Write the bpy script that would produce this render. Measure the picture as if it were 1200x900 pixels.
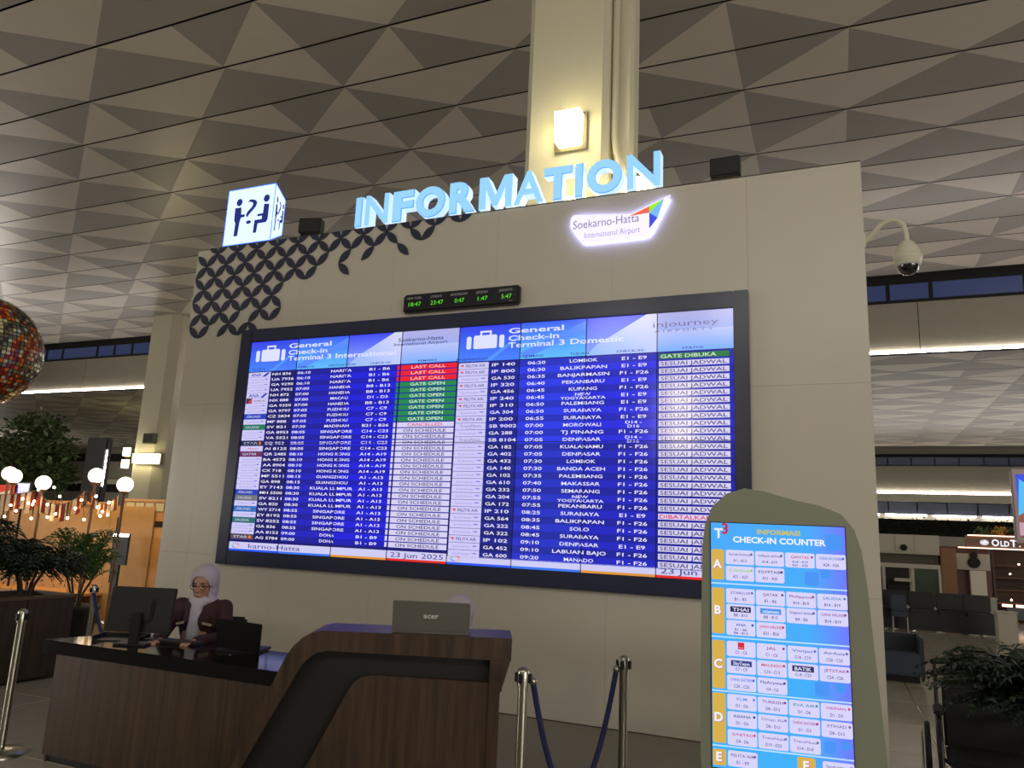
import bpy, bmesh, math, random
from mathutils import Vector, Matrix
random.seed(7)
PI = math.pi
COL = bpy.context.scene.collection
for o in list(bpy.data.objects):
    bpy.data.objects.remove(o)

# ------------------------------------------------------------------ camera
scene = bpy.context.scene
def make_camera():
    pitch, roll, yaw = 0.1959, 0.0447, -0.4056
    fw = Vector((math.sin(yaw)*math.cos(pitch), math.cos(yaw)*math.cos(pitch), math.sin(pitch)))
    rt = Vector((math.cos(yaw), -math.sin(yaw), 0)); up = rt.cross(fw)
    c, s = math.cos(roll), math.sin(roll)
    r2 = rt*c + up*s; u2 = -rt*s + up*c
    cd = bpy.data.cameras.new('camera'); cd.sensor_width = 36; cd.lens = 885.87/1200*36
    cd.clip_end = 400
    co = bpy.data.objects.new('camera', cd); COL.objects.link(co)
    m = Matrix((r2, u2, -fw)).transposed().to_4x4(); m.translation = Vector((6.2635, -6.815, 1.613))
    co.matrix_world = m; scene.camera = co
make_camera()
# ------------------------------------------------------------------ world and exposure
w = bpy.data.worlds.new('hall_ambient'); scene.world = w; w.use_nodes = True
bg = w.node_tree.nodes['Background']; bg.inputs[0].default_value = (1.0, .93, .80, 1); bg.inputs[1].default_value = .17
vs = scene.view_settings
vs.view_transform = 'Standard'; vs.look = 'None'; vs.exposure = 0; vs.gamma = 1; vs.use_curve_mapping = False
# added unseen fill lights around the hall, brightening wall, ceiling and shops
def area(name, loc, target, sx, sy, power, col):
    ld = bpy.data.lights.new(name, 'AREA'); ld.shape = 'RECTANGLE'; ld.size = sx; ld.size_y = sy; ld.energy = power; ld.color = col
    o = bpy.data.objects.new(name, ld); COL.objects.link(o); o.location = loc
    o.rotation_euler = (Vector(target)-Vector(loc)).to_track_quat('-Z', 'Y').to_euler()
    return o
area('hall_fill', (7, -15, 8.5), (5, 0, 4.2), 16, 1.2, 430, (1, .95, .86))
area('hall_fill', (-20, -11, 3.0), (-5, 4, 10.6), 10, 1.5, 850, (1, .94, .86))
area('hall_fill', (19, -11, 3.0), (6, 5, 10.6), 10, 1.5, 720, (1, .94, .88))
area('hall_fill', (-34, 8, 4.5), (-8, 6, 10.6), 1.0, 14, 620, (1, .93, .84))
area('hall_fill', (24, 12, 5.0), (10, 12, 10.6), 1.0, 14, 700, (1, .92, .90))
area('hall_fill', (-62, 33, 4.5), (-30, 32, 8), 1.0, 14, 1800, (1, .92, .84))
area('hall_fill', (32, 30, 5.0), (12, 26, 4), 1.0, 12, 900, (1, .95, .9))

# ------------------------------------------------------------------ helpers
def lin(c):
    f = lambda v: v/12.92 if v <= .04045 else ((v+.055)/1.055)**2.4
    return tuple(f(v/255) for v in c)
MATS = {}
def mat(name, rgb=None, rough=.5, metal=0, emit=0, ergb=None, spec=.5, noise=0, nscale=20, bump=0, bscale=200, alpha=1, trans=0, coat=0):
    if name in MATS: return MATS[name]
    m = bpy.data.materials.new(name); m.use_nodes = True; nt = m.node_tree
    b = nt.nodes['Principled BSDF']; I = b.inputs
    c = (*lin(rgb), 1) if rgb else (.5, .5, .5, 1)
    I['Base Color'].default_value = c; I['Roughness'].default_value = rough; I['Metallic'].default_value = metal
    I['Specular IOR Level'].default_value = spec; I['Transmission Weight'].default_value = trans; I['Coat Weight'].default_value = coat
    if emit:
        I['Emission Color'].default_value = (*lin(ergb or rgb), 1); I['Emission Strength'].default_value = emit
    tc = nt.nodes.new('ShaderNodeTexCoord')
    if noise:
        n = nt.nodes.new('ShaderNodeTexNoise'); n.inputs['Scale'].default_value = nscale; n.inputs['Detail'].default_value = 5
        mx = nt.nodes.new('ShaderNodeMixRGB'); mx.blend_type = 'MIX'
        mx.inputs[1].default_value = tuple(v*(1-noise) for v in c[:3])+(1,); mx.inputs[2].default_value = tuple(min(1, v*(1+noise)) for v in c[:3])+(1,)
        nt.links.new(tc.outputs['Object'], n.inputs['Vector']); nt.links.new(n.outputs['Fac'], mx.inputs[0]); nt.links.new(mx.outputs[0], I['Base Color'])
    if bump:
        n2 = nt.nodes.new('ShaderNodeTexNoise'); n2.inputs['Scale'].default_value = bscale; n2.inputs['Detail'].default_value = 3
        bp = nt.nodes.new('ShaderNodeBump'); bp.inputs['Strength'].default_value = bump; bp.inputs['Distance'].default_value = .01
        nt.links.new(tc.outputs['Object'], n2.inputs['Vector']); nt.links.new(n2.outputs['Fac'], bp.inputs['Height']); nt.links.new(bp.outputs[0], I['Normal'])
    MATS[name] = m; return m
def wood(name, dark, light, scale=(26, 26, 1.6), rough=.45):
    m = mat(name, dark, rough); nt = m.node_tree; b = nt.nodes['Principled BSDF']
    tc = nt.nodes.new('ShaderNodeTexCoord'); mp = nt.nodes.new('ShaderNodeMapping'); mp.inputs['Scale'].default_value = scale
    n = nt.nodes.new('ShaderNodeTexNoise'); n.inputs['Scale'].default_value = 1; n.inputs['Detail'].default_value = 6; n.inputs['Roughness'].default_value = .65
    r = nt.nodes.new('ShaderNodeValToRGB'); r.color_ramp.elements[0].color = (*lin(dark), 1); r.color_ramp.elements[1].color = (*lin(light), 1)
    r.color_ramp.elements[0].position = .3; r.color_ramp.elements[1].position = .7
    L = nt.links.new
    L(tc.outputs['Object'], mp.inputs[0]); L(mp.outputs[0], n.inputs['Vector']); L(n.outputs['Fac'], r.inputs[0]); L(r.outputs[0], b.inputs['Base Color'])
    return m
def screen_material():
    m = bpy.data.materials.new('lit_screen_print'); m.use_nodes = True; nt = m.node_tree; b = nt.nodes['Principled BSDF']
    a = nt.nodes.new('ShaderNodeAttribute'); a.attribute_name = 'Col'
    b.inputs['Base Color'].default_value = (.012, .012, .014, 1); b.inputs['Roughness'].default_value = .14
    nt.links.new(a.outputs['Color'], b.inputs['Emission Color']); b.inputs['Emission Strength'].default_value = 1.0
    return m
def print_material():
    m = bpy.data.materials.new('flat_print'); m.use_nodes = True; nt = m.node_tree; b = nt.nodes['Principled BSDF']
    a = nt.nodes.new('ShaderNodeAttribute'); a.attribute_name = 'Col'
    nt.links.new(a.outputs['Color'], b.inputs['Base Color']); b.inputs['Roughness'].default_value = .5
    return m
SCREEN = screen_material(); PRINT = print_material()

class MB:
    def __init__(s): s.v = []; s.f = []; s.m = []; s.sm = []
    def add(s, vs, fs, mi=0, smooth=False):
        o = len(s.v); s.v += [tuple(v) for v in vs]
        for f in fs: s.f.append([o+i for i in f]); s.m.append(mi); s.sm.append(smooth)
    def box(s, x0, x1, y0, y1, z0, z1, mi=0, M=None):
        vs = [Vector((x, y, z)) for z in (z0, z1) for y in (y0, y1) for x in (x0, x1)]
        if M: vs = [M @ v for v in vs]
        s.add(vs, [(0, 2, 3, 1), (4, 5, 7, 6), (0, 1, 5, 4), (2, 6, 7, 3), (0, 4, 6, 2), (1, 3, 7, 5)], mi); return s
    def bbox(s, x0, x1, y0, y1, z0, z1, b=.01, mi=0, M=None, seg=2):
        bm = bmesh.new(); bmesh.ops.create_cube(bm, size=1)
        for v in bm.verts: v.co = Vector((x0+(v.co.x+.5)*(x1-x0), y0+(v.co.y+.5)*(y1-y0), z0+(v.co.z+.5)*(z1-z0)))
        bmesh.ops.bevel(bm, geom=list(bm.edges), offset=b, segments=seg, affect='EDGES')
        s.bm(bm, mi, M); return s
    def bm(s, bm, mi=0, M=None, smooth=False):
        bm.verts.index_update()
        vs = [(M @ v.co if M else v.co.copy()) for v in bm.verts]
        s.add(vs, [[v.index for v in f.verts] for f in bm.faces], mi, smooth); bm.free()
    def prism(s, pts, d0, d1, axis='y', mi=0, M=None):
        """pts 2D polygon extruded along axis: 'y' -> (x,z), 'z' -> (x,y), 'x' -> (y,z)"""
        f = {'y': lambda p, d: Vector((p[0], d, p[1])), 'z': lambda p, d: Vector((p[0], p[1], d)), 'x': lambda p, d: Vector((d, p[0], p[1]))}[axis]
        n = len(pts); vs = [f(p, d0) for p in pts]+[f(p, d1) for p in pts]
        if M: vs = [M @ v for v in vs]
        fs = [list(range(n))[::-1], list(range(n, 2*n))]+[(i, (i+1) % n, n+(i+1) % n, n+i) for i in range(n)]
        s.add(vs, fs, mi); return s
    def lathe(s, prof, seg=20, M=None, mi=0, sx=1, sy=1, smooth=True):
        vs = []; n = len(prof)
        for r, z in prof:
            for k in range(seg):
                a = 2*PI*k/seg; vs.append(Vector((r*math.cos(a)*sx, r*math.sin(a)*sy, z)))
        if M: vs = [M @ v for v in vs]
        fs = [(i*seg+k, i*seg+(k+1) % seg, (i+1)*seg+(k+1) % seg, (i+1)*seg+k) for i in range(n-1) for k in range(seg)]
        s.add(vs, fs, mi, smooth)
        s.add(vs[:seg], [list(range(seg))[::-1]], mi); s.add(vs[-seg:], [list(range(seg))], mi); return s
    def tube(s, pts, r, seg=8, mi=0, closed=False):
        pts = [Vector(p) for p in pts]; n = len(pts); rr = r if isinstance(r, (list, tuple)) else [r]*n
        vs = []; prev = None
        for i, p in enumerate(pts):
            if closed: t = pts[(i+1) % n]-pts[i-1]
            else: t = pts[min(i+1, n-1)]-pts[max(i-1, 0)]
            t.normalize()
            if prev is None:
                a = Vector((0, 0, 1)) if abs(t.z) < .9 else Vector((1, 0, 0)); u = t.cross(a).normalized()
            else: u = (prev-t*prev.dot(t)).normalized()
            prev = u; q = t.cross(u)
            for k in range(seg):
                a = 2*PI*k/seg; vs.append(p+(u*math.cos(a)+q*math.sin(a))*rr[i])
        m = n if closed else n-1
        fs = [(i*seg+k, i*seg+(k+1) % seg, ((i+1) % n)*seg+(k+1) % seg, ((i+1) % n)*seg+k) for i in range(m) for k in range(seg)]
        s.add(vs, fs, mi, True)
        if not closed: s.add(vs[:seg], [list(range(seg))[::-1]], mi); s.add(vs[-seg:], [list(range(seg))], mi)
        return s
    def sphere(s, c, r, seg=16, rings=10, mi=0, sc=(1, 1, 1), M=None):
        c = Vector(c); vs = [Vector((0, 0, -1))]
        for i in range(1, rings):
            t = -PI/2+PI*i/rings
            for k in range(seg): vs.append(Vector((math.cos(t)*math.cos(2*PI*k/seg), math.cos(t)*math.sin(2*PI*k/seg), math.sin(t))))
        vs.append(Vector((0, 0, 1))); vs = [c+Vector((v.x*r*sc[0], v.y*r*sc[1], v.z*r*sc[2])) for v in vs]
        if M: vs = [M @ v for v in vs]
        fs = [(0, 1+(k+1) % seg, 1+k) for k in range(seg)]
        for i in range(rings-2):
            for k in range(seg): fs.append((1+i*seg+k, 1+i*seg+(k+1) % seg, 1+(i+1)*seg+(k+1) % seg, 1+(i+1)*seg+k))
        e = len(vs)-1; b = 1+(rings-2)*seg
        fs += [(e, b+k, b+(k+1) % seg) for k in range(seg)]
        s.add(vs, fs, mi, True); return s
    def mesh(s, name, mats):
        me = bpy.data.meshes.new(name); me.from_pydata(s.v, [], s.f)
        for m in (mats if isinstance(mats, (list, tuple)) else [mats]): me.materials.append(m)
        me.polygons.foreach_set('material_index', s.m); me.polygons.foreach_set('use_smooth', s.sm); me.update()
        return me
    def build(s, name, mats, parent=None, loc=None, rz=None):
        return link(name, s.mesh(name, mats), parent, loc, rz)
def link(name, data, parent=None, loc=None, rz=None):
    o = bpy.data.objects.new(name, data); COL.objects.link(o)
    if parent: o.parent = parent
    if loc is not None: o.location = loc
    if rz is not None: o.rotation_euler = (0, 0, rz)
    return o
def tag(o, label=None, cat=None, group=None, kind=None):
    if label: o['label'] = label
    if cat: o['category'] = cat
    if group: o['group'] = group
    if kind: o['kind'] = kind
    return o
def thing(name, label, cat, loc=(0, 0, 0), rz=0, group=None):
    return tag(link(name, None, None, loc, rz), label, cat, group)
def struct(o, label=None): o['kind'] = 'structure'; o['label'] = label or o.name; return o
def copy_tree(o, parent=None):
    c = o.copy(); COL.objects.link(c); c.parent = parent
    for ch in list(o.children): copy_tree(ch, c)
    return c
# --- text
_tc = {}
def text_geo(t, bold=0.0, res=2):
    k = (t, bold, res)
    if k not in _tc:
        cu = bpy.data.curves.new('t', 'FONT'); cu.body = t; cu.resolution_u = res; cu.offset = bold; cu.fill_mode = 'BOTH'
        o = bpy.data.objects.new('t', cu)
        me = bpy.data.meshes.new_from_object(o)
        vs = [(v.co.x, v.co.y) for v in me.vertices]; fs = [list(p.vertices) for p in me.polygons]
        bpy.data.meshes.remove(me); bpy.data.objects.remove(o); bpy.data.curves.remove(cu)
        _tc[k] = (vs, fs)
    return _tc[k]
def _cap():
    vs, _ = text_geo('H'); return max(v[1] for v in vs)
CAP = _cap()
class SM:
    """flat coloured print: polygons in (u, w) with a colour each; build maps u->x, w->z, layer->-y"""
    def __init__(s): s.v = []; s.f = []; s.c = []
    def poly(s, pts, col, layer=0):
        o = len(s.v); s.v += [(p[0], -layer*.0006, p[1]) for p in pts]; s.f.append(list(range(o, o+len(pts)))); s.c.append([col]*len(pts) if not isinstance(col, list) else col); return s
    def rect(s, x0, x1, z0, z1, col, layer=0, col2=None, horiz=False):
        c = col
        if col2 is not None: c = [col, col2, col2, col] if horiz else [col, col, col2, col2]
        return s.poly([(x0, z0), (x1, z0), (x1, z1), (x0, z1)], c, layer)
    def rrect(s, x0, x1, z0, z1, r, col, layer=0):
        pts = []
        for cx, cz, a0 in ((x1-r, z0+r, -90), (x1-r, z1-r, 0), (x0+r, z1-r, 90), (x0+r, z0+r, 180)):
            for k in range(4): a = math.radians(a0+30*k); pts.append((cx+r*math.cos(a), cz+r*math.sin(a)))
        return s.poly(pts, col, layer)
    def disc(s, x, z, rx, rz, col, layer=0, n=14): return s.poly([(x+rx*math.cos(2*PI*k/n), z+rz*math.sin(2*PI*k/n)) for k in range(n)], col, layer)
    def text(s, t, x, z, h, col, layer=2, width=None, align='c', bold=.012, stretch=1, res=2):
        """z is the baseline; h the capital height"""
        vs, fs = text_geo(t, bold, res)
        if not vs: return s
        x0 = min(v[0] for v in vs); x1 = max(v[0] for v in vs); k = h/CAP; kx = k*stretch
        if width: kx = width/(x1-x0)
        W = (x1-x0)*kx; ox = {'c': x-W/2, 'l': x, 'r': x-W}[align]; o = len(s.v)
        s.v += [(ox+(a-x0)*kx, -layer*.0006, z+b*k) for a, b in vs]
        for f in fs: s.f.append([o+i for i in f]); s.c.append([col]*len(f))
        return s
    def build(s, name, parent=None, loc=None, rz=None, material=None):
        me = bpy.data.meshes.new(name); me.from_pydata(s.v, [], s.f); me.materials.append(material or SCREEN)
        ca = me.color_attributes.new('Col', 'FLOAT_COLOR', 'CORNER'); flat = []
        for cs in s.c:
            for c in cs: flat += [*lin(c), 1.0]
        ca.data.foreach_set('color', flat); me.update()
        return link(name, me, parent, loc, rz)

# ------------------------------------------------------------------ materials
WALL = mat('pale_laminate_wall', (196, 189, 174), .32, noise=.03, nscale=3)
PANELG = mat('greige_bulkhead', (150, 144, 128), .5, noise=.05, nscale=4)
CEIL = mat('ceiling_metal_panel', (204, 197, 181), .30, spec=.5, noise=.04, nscale=2)
DARK = mat('black_void', (14, 13, 12), .8)
BLACKM = mat('black_plastic', (11, 11, 13), .5)
NAVYF = mat('dark_navy_frame', (46, 50, 74), .25)
PETAL = mat('navy_acrylic', (46, 48, 70), .35)
STEEL = mat('brushed_steel', (170, 166, 150), .28, 1.0)
WOODM = wood('walnut_laminate', (40, 29, 21), (80, 58, 40))
WOOD2 = wood('dark_wood', (38, 28, 22), (66, 48, 36))
BLACKTOP = mat('black_polished_stone', (8, 8, 9), .1)
TILE = mat('polished_floor_tile', (168, 160, 142), .12, noise=.12, nscale=6)
WINB = mat('dusk_window_glass', (40, 52, 96), .15, emit=.3, ergb=(62, 76, 116))
LEDW = mat('led_white', (255, 250, 245), .5, emit=22.0, ergb=(255, 246, 240))
WARM = mat('warm_lamp_glass', (255, 240, 190), .4, emit=9.0, ergb=(255, 240, 178))
CREAM = mat('cream_metal', (206, 202, 178), .4)

# ------------------------------------------------------------------ floor
fb = struct(MB().box(-90, 45, -14, 60, -.3, -.004).build('floor', mat('floor_screed', (112, 104, 90), .2, noise=.1, nscale=1)), 'polished stone floor of the terminal hall')
tb = MB().bbox(-.596, .596, -.596, .596, -.02, 0, .003, seg=1).mesh('floor_tile', TILE)
for i in range(-9, 10):
    for j in range(-4, 15):
        x, y = i*1.2+.4, j*1.2
        if (x > 6.2 and x < 12 and y > -4.9) or (x < 2.4 and y > -4.9 and y < 1 and x > -4): link('floor_tile', tb, fb, (x, y, 0))

# ------------------------------------------------------------------ ceiling
CEIL_DARK = mat('ceiling_dark_panel', (158, 152, 143), .34, spec=.5, noise=.04, nscale=2)
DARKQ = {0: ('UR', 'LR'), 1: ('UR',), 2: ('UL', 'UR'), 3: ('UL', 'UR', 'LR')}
def ceiling_strips(parent, z, ya, n, xa, xb, amp, seed, pitch=1.375, cell=1.93, gap=.045):
    # strips of triangular facets, plain and darker triangles in a repeat of four columns
    rnd = random.Random(seed); hs = {}
    m0, m1 = int(xa/cell)-1, int(xb/cell)+1
    def node(k, m):
        x = -2.85+cell*m
        if (m+k) % 2 == 0: return x, z
        if (k, m) not in hs: hs[(k, m)] = rnd.choice((-1, -1, -.9, -.75))*amp
        return x, z+hs[(k, m)]
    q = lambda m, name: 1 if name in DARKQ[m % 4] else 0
    for k in range(n):
        y0, y1 = ya+pitch*k+gap/2, ya+pitch*(k+1)-gap/2; b = MB()
        for m in range(m0, m1):
            xa0, za0 = node(k, m); xb0, zb0 = node(k, m+1); xa1, za1 = node(k+1, m); xb1, zb1 = node(k+1, m+1)
            A, B, C, D = (xa0, y0, za0), (xb0, y0, zb0), (xb1, y1, zb1), (xa1, y1, za1)
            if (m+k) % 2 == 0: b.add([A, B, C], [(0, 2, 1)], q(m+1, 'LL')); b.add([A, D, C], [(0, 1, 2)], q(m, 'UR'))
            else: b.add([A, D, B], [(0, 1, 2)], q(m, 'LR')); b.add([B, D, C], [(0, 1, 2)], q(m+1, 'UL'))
        b.build('ceiling_panel', [CEIL, CEIL_DARK], parent)
cl = struct(MB().box(-70, 36, -9.7, 20.3, 11.2, 11.5).build('ceiling', DARK), 'faceted linear metal ceiling with dark grooves')
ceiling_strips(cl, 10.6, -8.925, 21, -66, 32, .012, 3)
cl2 = struct(MB().box(-92, 44, 20.4, 46.2, 8.5, 8.8).build('ceiling_lower', DARK), 'lower metal ceiling beyond the bulkhead')
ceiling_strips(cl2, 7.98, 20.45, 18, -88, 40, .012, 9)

# ------------------------------------------------------------------ bulkhead with clerestory windows and light strip
wb = struct(MB().box(-90, 42, 20.04, 20.4, 7.95, 11.2).build('wall_bulkhead', DARK), 'greige bulkhead wall with a clerestory window band')
x = -90.0
while x < 42:
    MB().box(x+.012, min(x+5.5, 42)-.012, 20.0, 20.06, 7.95, 9.62).build('wall_panel', PANELG, wb); x += 5.5
win = struct(MB().box(-90, 42, 19.98, 20.03, 9.62, 9.72).box(-90, 42, 19.98, 20.03, 10.26, 10.36).build('window_1', DARK), 'clerestory band of dusk blue panes')
x, i = -90.0, 0
WP = [1.25, 1.25, 2.6]
while x < 42:
    wd = WP[i % 3]; MB().box(x+.06, x+wd-.06, 20.0, 20.03, 9.72, 10.26).build('pane', WINB, win)
    MB().box(x-.06, x+.06, 19.97, 20.03, 9.72, 10.26).build('mullion', DARK, win); x += wd; i += 1
def led_row(label, xs, xe, seg, y, z, h=.06, m=LEDW, gap=.05):
    t = thing('strip_light', label, 'light', (xs, y, z)); x = xs
    me = MB().box(gap/2, seg-gap/2, -.05, 0, 0, h).mesh('light_tube', m)
    while x < xe: link('light_tube', me, t, (x-xs, 0, 0)); x += seg
    return t
led_row('long white light strip under the clerestory bulkhead', -40, 18, 2.05, 19.99, 7.92, .085)

# far end wall
fw_ = struct(MB().box(-95, 45, 46.3, 46.6, 0, 8.6).build('wall_far', PANELG), 'far end wall of the hall with galleries')
MB().box(-95, 45, 46.1, 46.3, 5.25, 6.85).build('wall_panel', PANELG, fw_)
w2 = struct(MB().box(-95, 45, 46.16, 46.3, 6.85, 7.6).build('window_2', DARK), 'distant band of dark window panes')
WIND = mat('dark_window_glass', (30, 34, 48), .2, emit=.12, ergb=(70, 78, 110))
for k in range(18): MB().box(3+k*1.3, 4.22+k*1.3, 46.1, 46.17, 6.92, 7.4).build('pane', WIND, w2)
led_row('distant white light strip below the far window band', -30, 34, 4.0, 46.05, 5.15, .1, gap=.02)
w3 = struct(MB().box(-95, 45, 46.16, 46.3, 3.9, 4.65).build('window_3', DARK), 'distant gallery of dark blue panes')
for k in range(16): MB().box(3+k*1.6, 4.52+k*1.6, 46.1, 46.17, 3.95, 4.6).build('pane', WIND, w3)
led_row('lowest of the distant white light strips, above the dark hedge', -30, 34, 2.6, 46.02, 3.78, .09, gap=.35)
MB().box(-95, 45, 45.9, 46.3, 4.65, 5.12).build('ledge', CREAM, fw_)

# ------------------------------------------------------------------ information wall
WX0, WX1, WT = -1.09, 6.585, 4.985
iw = struct(MB().box(WX0+.01, WX1-.01, .02, .6, 0, WT-.01).build('wall_front', mat('wall_core', (150, 142, 124), .5)), 'tall pale information wall carrying the flight board')
ex = [WX0, -.65, .6, 1.85, 3.10, 4.35, 5.615, WX1]; ez = [0, 1.24, 2.98, WT]
for i in range(7):
    for j in range(3):
        MB().bbox(ex[i]+.0006, ex[i+1]-.0006, 0, .018, ez[j]+.0006, ez[j+1]-.0006, .0008, seg=1).build('wall_panel', WALL, iw)
MB().box(WX0, WX1, -.0, .6, WT-.012, WT).build('top_cap', WALL, iw)
MB().box(WX1-.012, WX1, .02, .6, 0, WT-.012).build('side_panel', WALL, iw)

# ------------------------------------------------------------------ petal lattice ornament
pt = thing('petal_ornament', 'dark navy four-petal lattice ornament on the upper left of the wall', 'wall ornament', (-.4, -.004, 4.5))
SL = {-1: range(0, 24), 0: list(range(-1, 18))+[19, 20], 1: list(range(-1, 12))+[13, 15, 18], 2: list(range(-1, 11))+[13], 3: range(-1, 8), 4: range(-1, 8), 5: [-1, 0, 1, 2, 3, 5, 6, 7], 6: [-1, 0, 2, 3, 4, 5]}
def petal(a, b):
    a, b = Vector(a), Vector(b); d = b-a; L = d.length; d.normalize(); n = Vector((-d.y, d.x)); pts = []
    for sgn in (1, -1):
        for k in range(7):
            t = k/6 if sgn == 1 else 1-k/6
            if sgn == -1 and k == 0: continue
            if sgn == -1 and k == 6: continue
            h = .2*L*(1-(2*t-1)**2)
            pts.append(a+d*(t*L)+n*(h*sgn))
    return pts
def clip_top(pts, zt):
    out = []
    for i, p in enumerate(pts):
        q = pts[(i+1) % len(pts)]
        if p.y <= zt: out.append(p)
        if (p.y <= zt) != (q.y <= zt): t = (zt-p.y)/(q.y-p.y); out.append(p+(q-p)*t)
    return out
for j, sl in SL.items():
    for i in sl:
        nx = lambda i_: -.912+.1547*i_
        nz = lambda j_: 4.897-.1547*j_ if j_ >= 0 else 4.897+.1547
        if (i+j) % 2: a, b = (nx(i), nz(j)), (nx(i+1), nz(j+1))
        else: a, b = (nx(i), nz(j+1)), (nx(i+1), nz(j))
        pp = clip_top(petal(a, b), 4.98)
        pp = [(p.x+.4, p.y-4.5) for p in pp]
        MB().prism(pp, -.01, .003).build('petal', PETAL, pt)

# ------------------------------------------------------------------ flight board (video wall)
BW, BH, BZ = 5.491, 2.4, 1.296
fb_ = thing('flight_board', 'large blue flight information video wall in a dark frame', 'display', (0, 0, BZ))
F = MB(); fx0, fx1, fz0, fz1 = -.157, 5.622, -.15, 2.555
F.bbox(fx0, 0, -.075, 0, fz0, fz1, .006).bbox(BW, fx1, -.075, 0, fz0, fz1, .006).bbox(0, BW, -.075, 0, BH, fz1, .006).bbox(0, BW, -.075, 0, fz0, 0, .006)
F.build('frame', NAVYF, fb_)
MB().box(0, BW, -.04, 0, 0, BH).build('backing', BLACKM, fb_)
PW, PH = BW/8, BH/2
SY = -.052
U = lambda u: u*BW
V = lambda v: v*BH
# display panels: background picture of each tile
rnd = random.Random(5)
for c in range(8):
    for r in range(2):
        s = SM(); x0, x1 = c*PW+.003, (c+1)*PW-.003; z0, z1 = r*PH+.003, (r+1)*PH-.003
        cc = c % 4
        if r == 1:
            zh = V(.851 if c < 4 else .845)
            s.rect(x0, x1, z0, zh, (22, 22, 120), 0)
            # header: blue sweep brightening to the right
            lo = [(70, 130, 255), (95, 190, 255), (135, 165, 255), (130, 175, 255)][cc]; hi = [(52, 66, 235), (60, 95, 245), (62, 72, 245), (178, 176, 228)][cc]
            s.rect(x0, x1, zh, z1, lo, 0, hi)
            if cc == 2: s.poly([(x0, zh), (x1, zh), (x1, z1), (x1-.1, z1), (x0+.1, zh+.1)], [(150, 190, 255), (190, 205, 255), (215, 215, 250), (215, 215, 250), (160, 190, 255)], 1)
            if cc == 3: s.rect(x0, x1, zh, zh+.2, (120, 175, 255), 1, (188, 196, 248))
            if cc == 0: s.poly([(x0+.3, zh), (x0+.36, zh), (x1, z1-.14), (x1, z1-.11)], (86, 150, 255), 1)
            if cc == 1: s.poly([(x0, zh+.06), (x0+.06, zh), (x1, z1-.1), (x1, z1-.02)], (88, 140, 255), 1)
        else:
            s.rect(x0, x1, z0, z1, (20, 20, 110), 0)
            zf = V(.042 if c < 4 else .036)
            s.rect(x0, x1, z0, zf, (206, 204, 244), 1)
            edge = [(40, 90, 240), (60, 120, 245), (225, 150, 60), (230, 40, 40)][cc]
            s.rect(x0, x1, z0, z0+.022, edge, 2)
        s.build('display_panel', fb_, (0, SY, 0))
# rows
A = '''NH 836|06:10|NARITA|B1 - B6;UA 7936|06:10|NARITA|B1 - B6;GA 9290|06:10|NARITA|B1 - B6;UA 7952|07:00|HANEDA|B8 - B13;NH 872|07:00|HANEDA|B8 - B13;NX 888|07:00|MACAU|D1 - D3;GA 9350|07:00|HANEDA|B8 - B13;GA 9797|07:05|FUZHOU|C7 - C9;CZ 2834|07:05|FUZHOU|C7 - C9;MF 888|07:05|FUZHOU|C7 - C9;SV 821|07:30|MADINAH|B21 - B26;GA 8953|08:05|SINGAPORE|C14 - C23;VA 5521|08:05|SINGAPORE|C14 - C23;SQ 953|08:05|SINGAPORE|C14 - C23;AI 8125|08:05|SINGAPORE|C14 - C23;QR 2485|08:10|HONG KONG|A14 - A19;BA 4572|08:10|HONG KONG|A14 - A19;AA 8904|08:10|HONG KONG|A14 - A19;CX 718|08:10|HONG KONG|A14 - A19;MF 5511|08:15|GUANGZHOU|A1 - A13;GA 898|08:15|GUANGZHOU|A1 - A13;EY 7143|08:30|KUALA LUMPUR|A1 - A13;MH 5500|08:30|KUALA LUMPUR|A1 - A13;SV 8211|08:30|KUALA LUMPUR|A1 - A13;GA 820|08:30|KUALA LUMPUR|A1 - A13;WY 5714|08:55|SINGAPORE|A1 - A13;EY 8192|08:55|SINGAPORE|A1 - A13;SV 8252|08:55|SINGAPORE|A1 - A13;GA 836|08:55|SINGAPORE|A1 - A13;AA 8153|09:00|DOHA|B1 - B9;AG 5784|09:00|DOHA|B1 - B9'''.split(';')
LG1 = [('ANA', (40, 50, 160)), ('ag', 0), ('ag', 0), ('ag', 0), ('ANA', (40, 50, 160)), ('nx', 0), ('ag', 0), ('ag', 0), ('bl', (35, 60, 190)), ('ag', 0), ('gr', (30, 120, 90)), ('ag', 0), ('ag', 0), ('nv', (28, 30, 80)), ('rd', 0), ('mr', (110, 45, 95)), ('ag', 0), ('ag', 0), ('ag', 0), ('ag', 0), ('ag', 0), ('ag', 0), ('bl', (35, 60, 180)), ('gr', (110, 115, 120)), ('ag', 0), ('bl', (40, 110, 190)), ('ag', 0), ('gr', (35, 110, 110)), ('ag', 0), ('ag', 0), ('nv', (90, 75, 85))]
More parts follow.
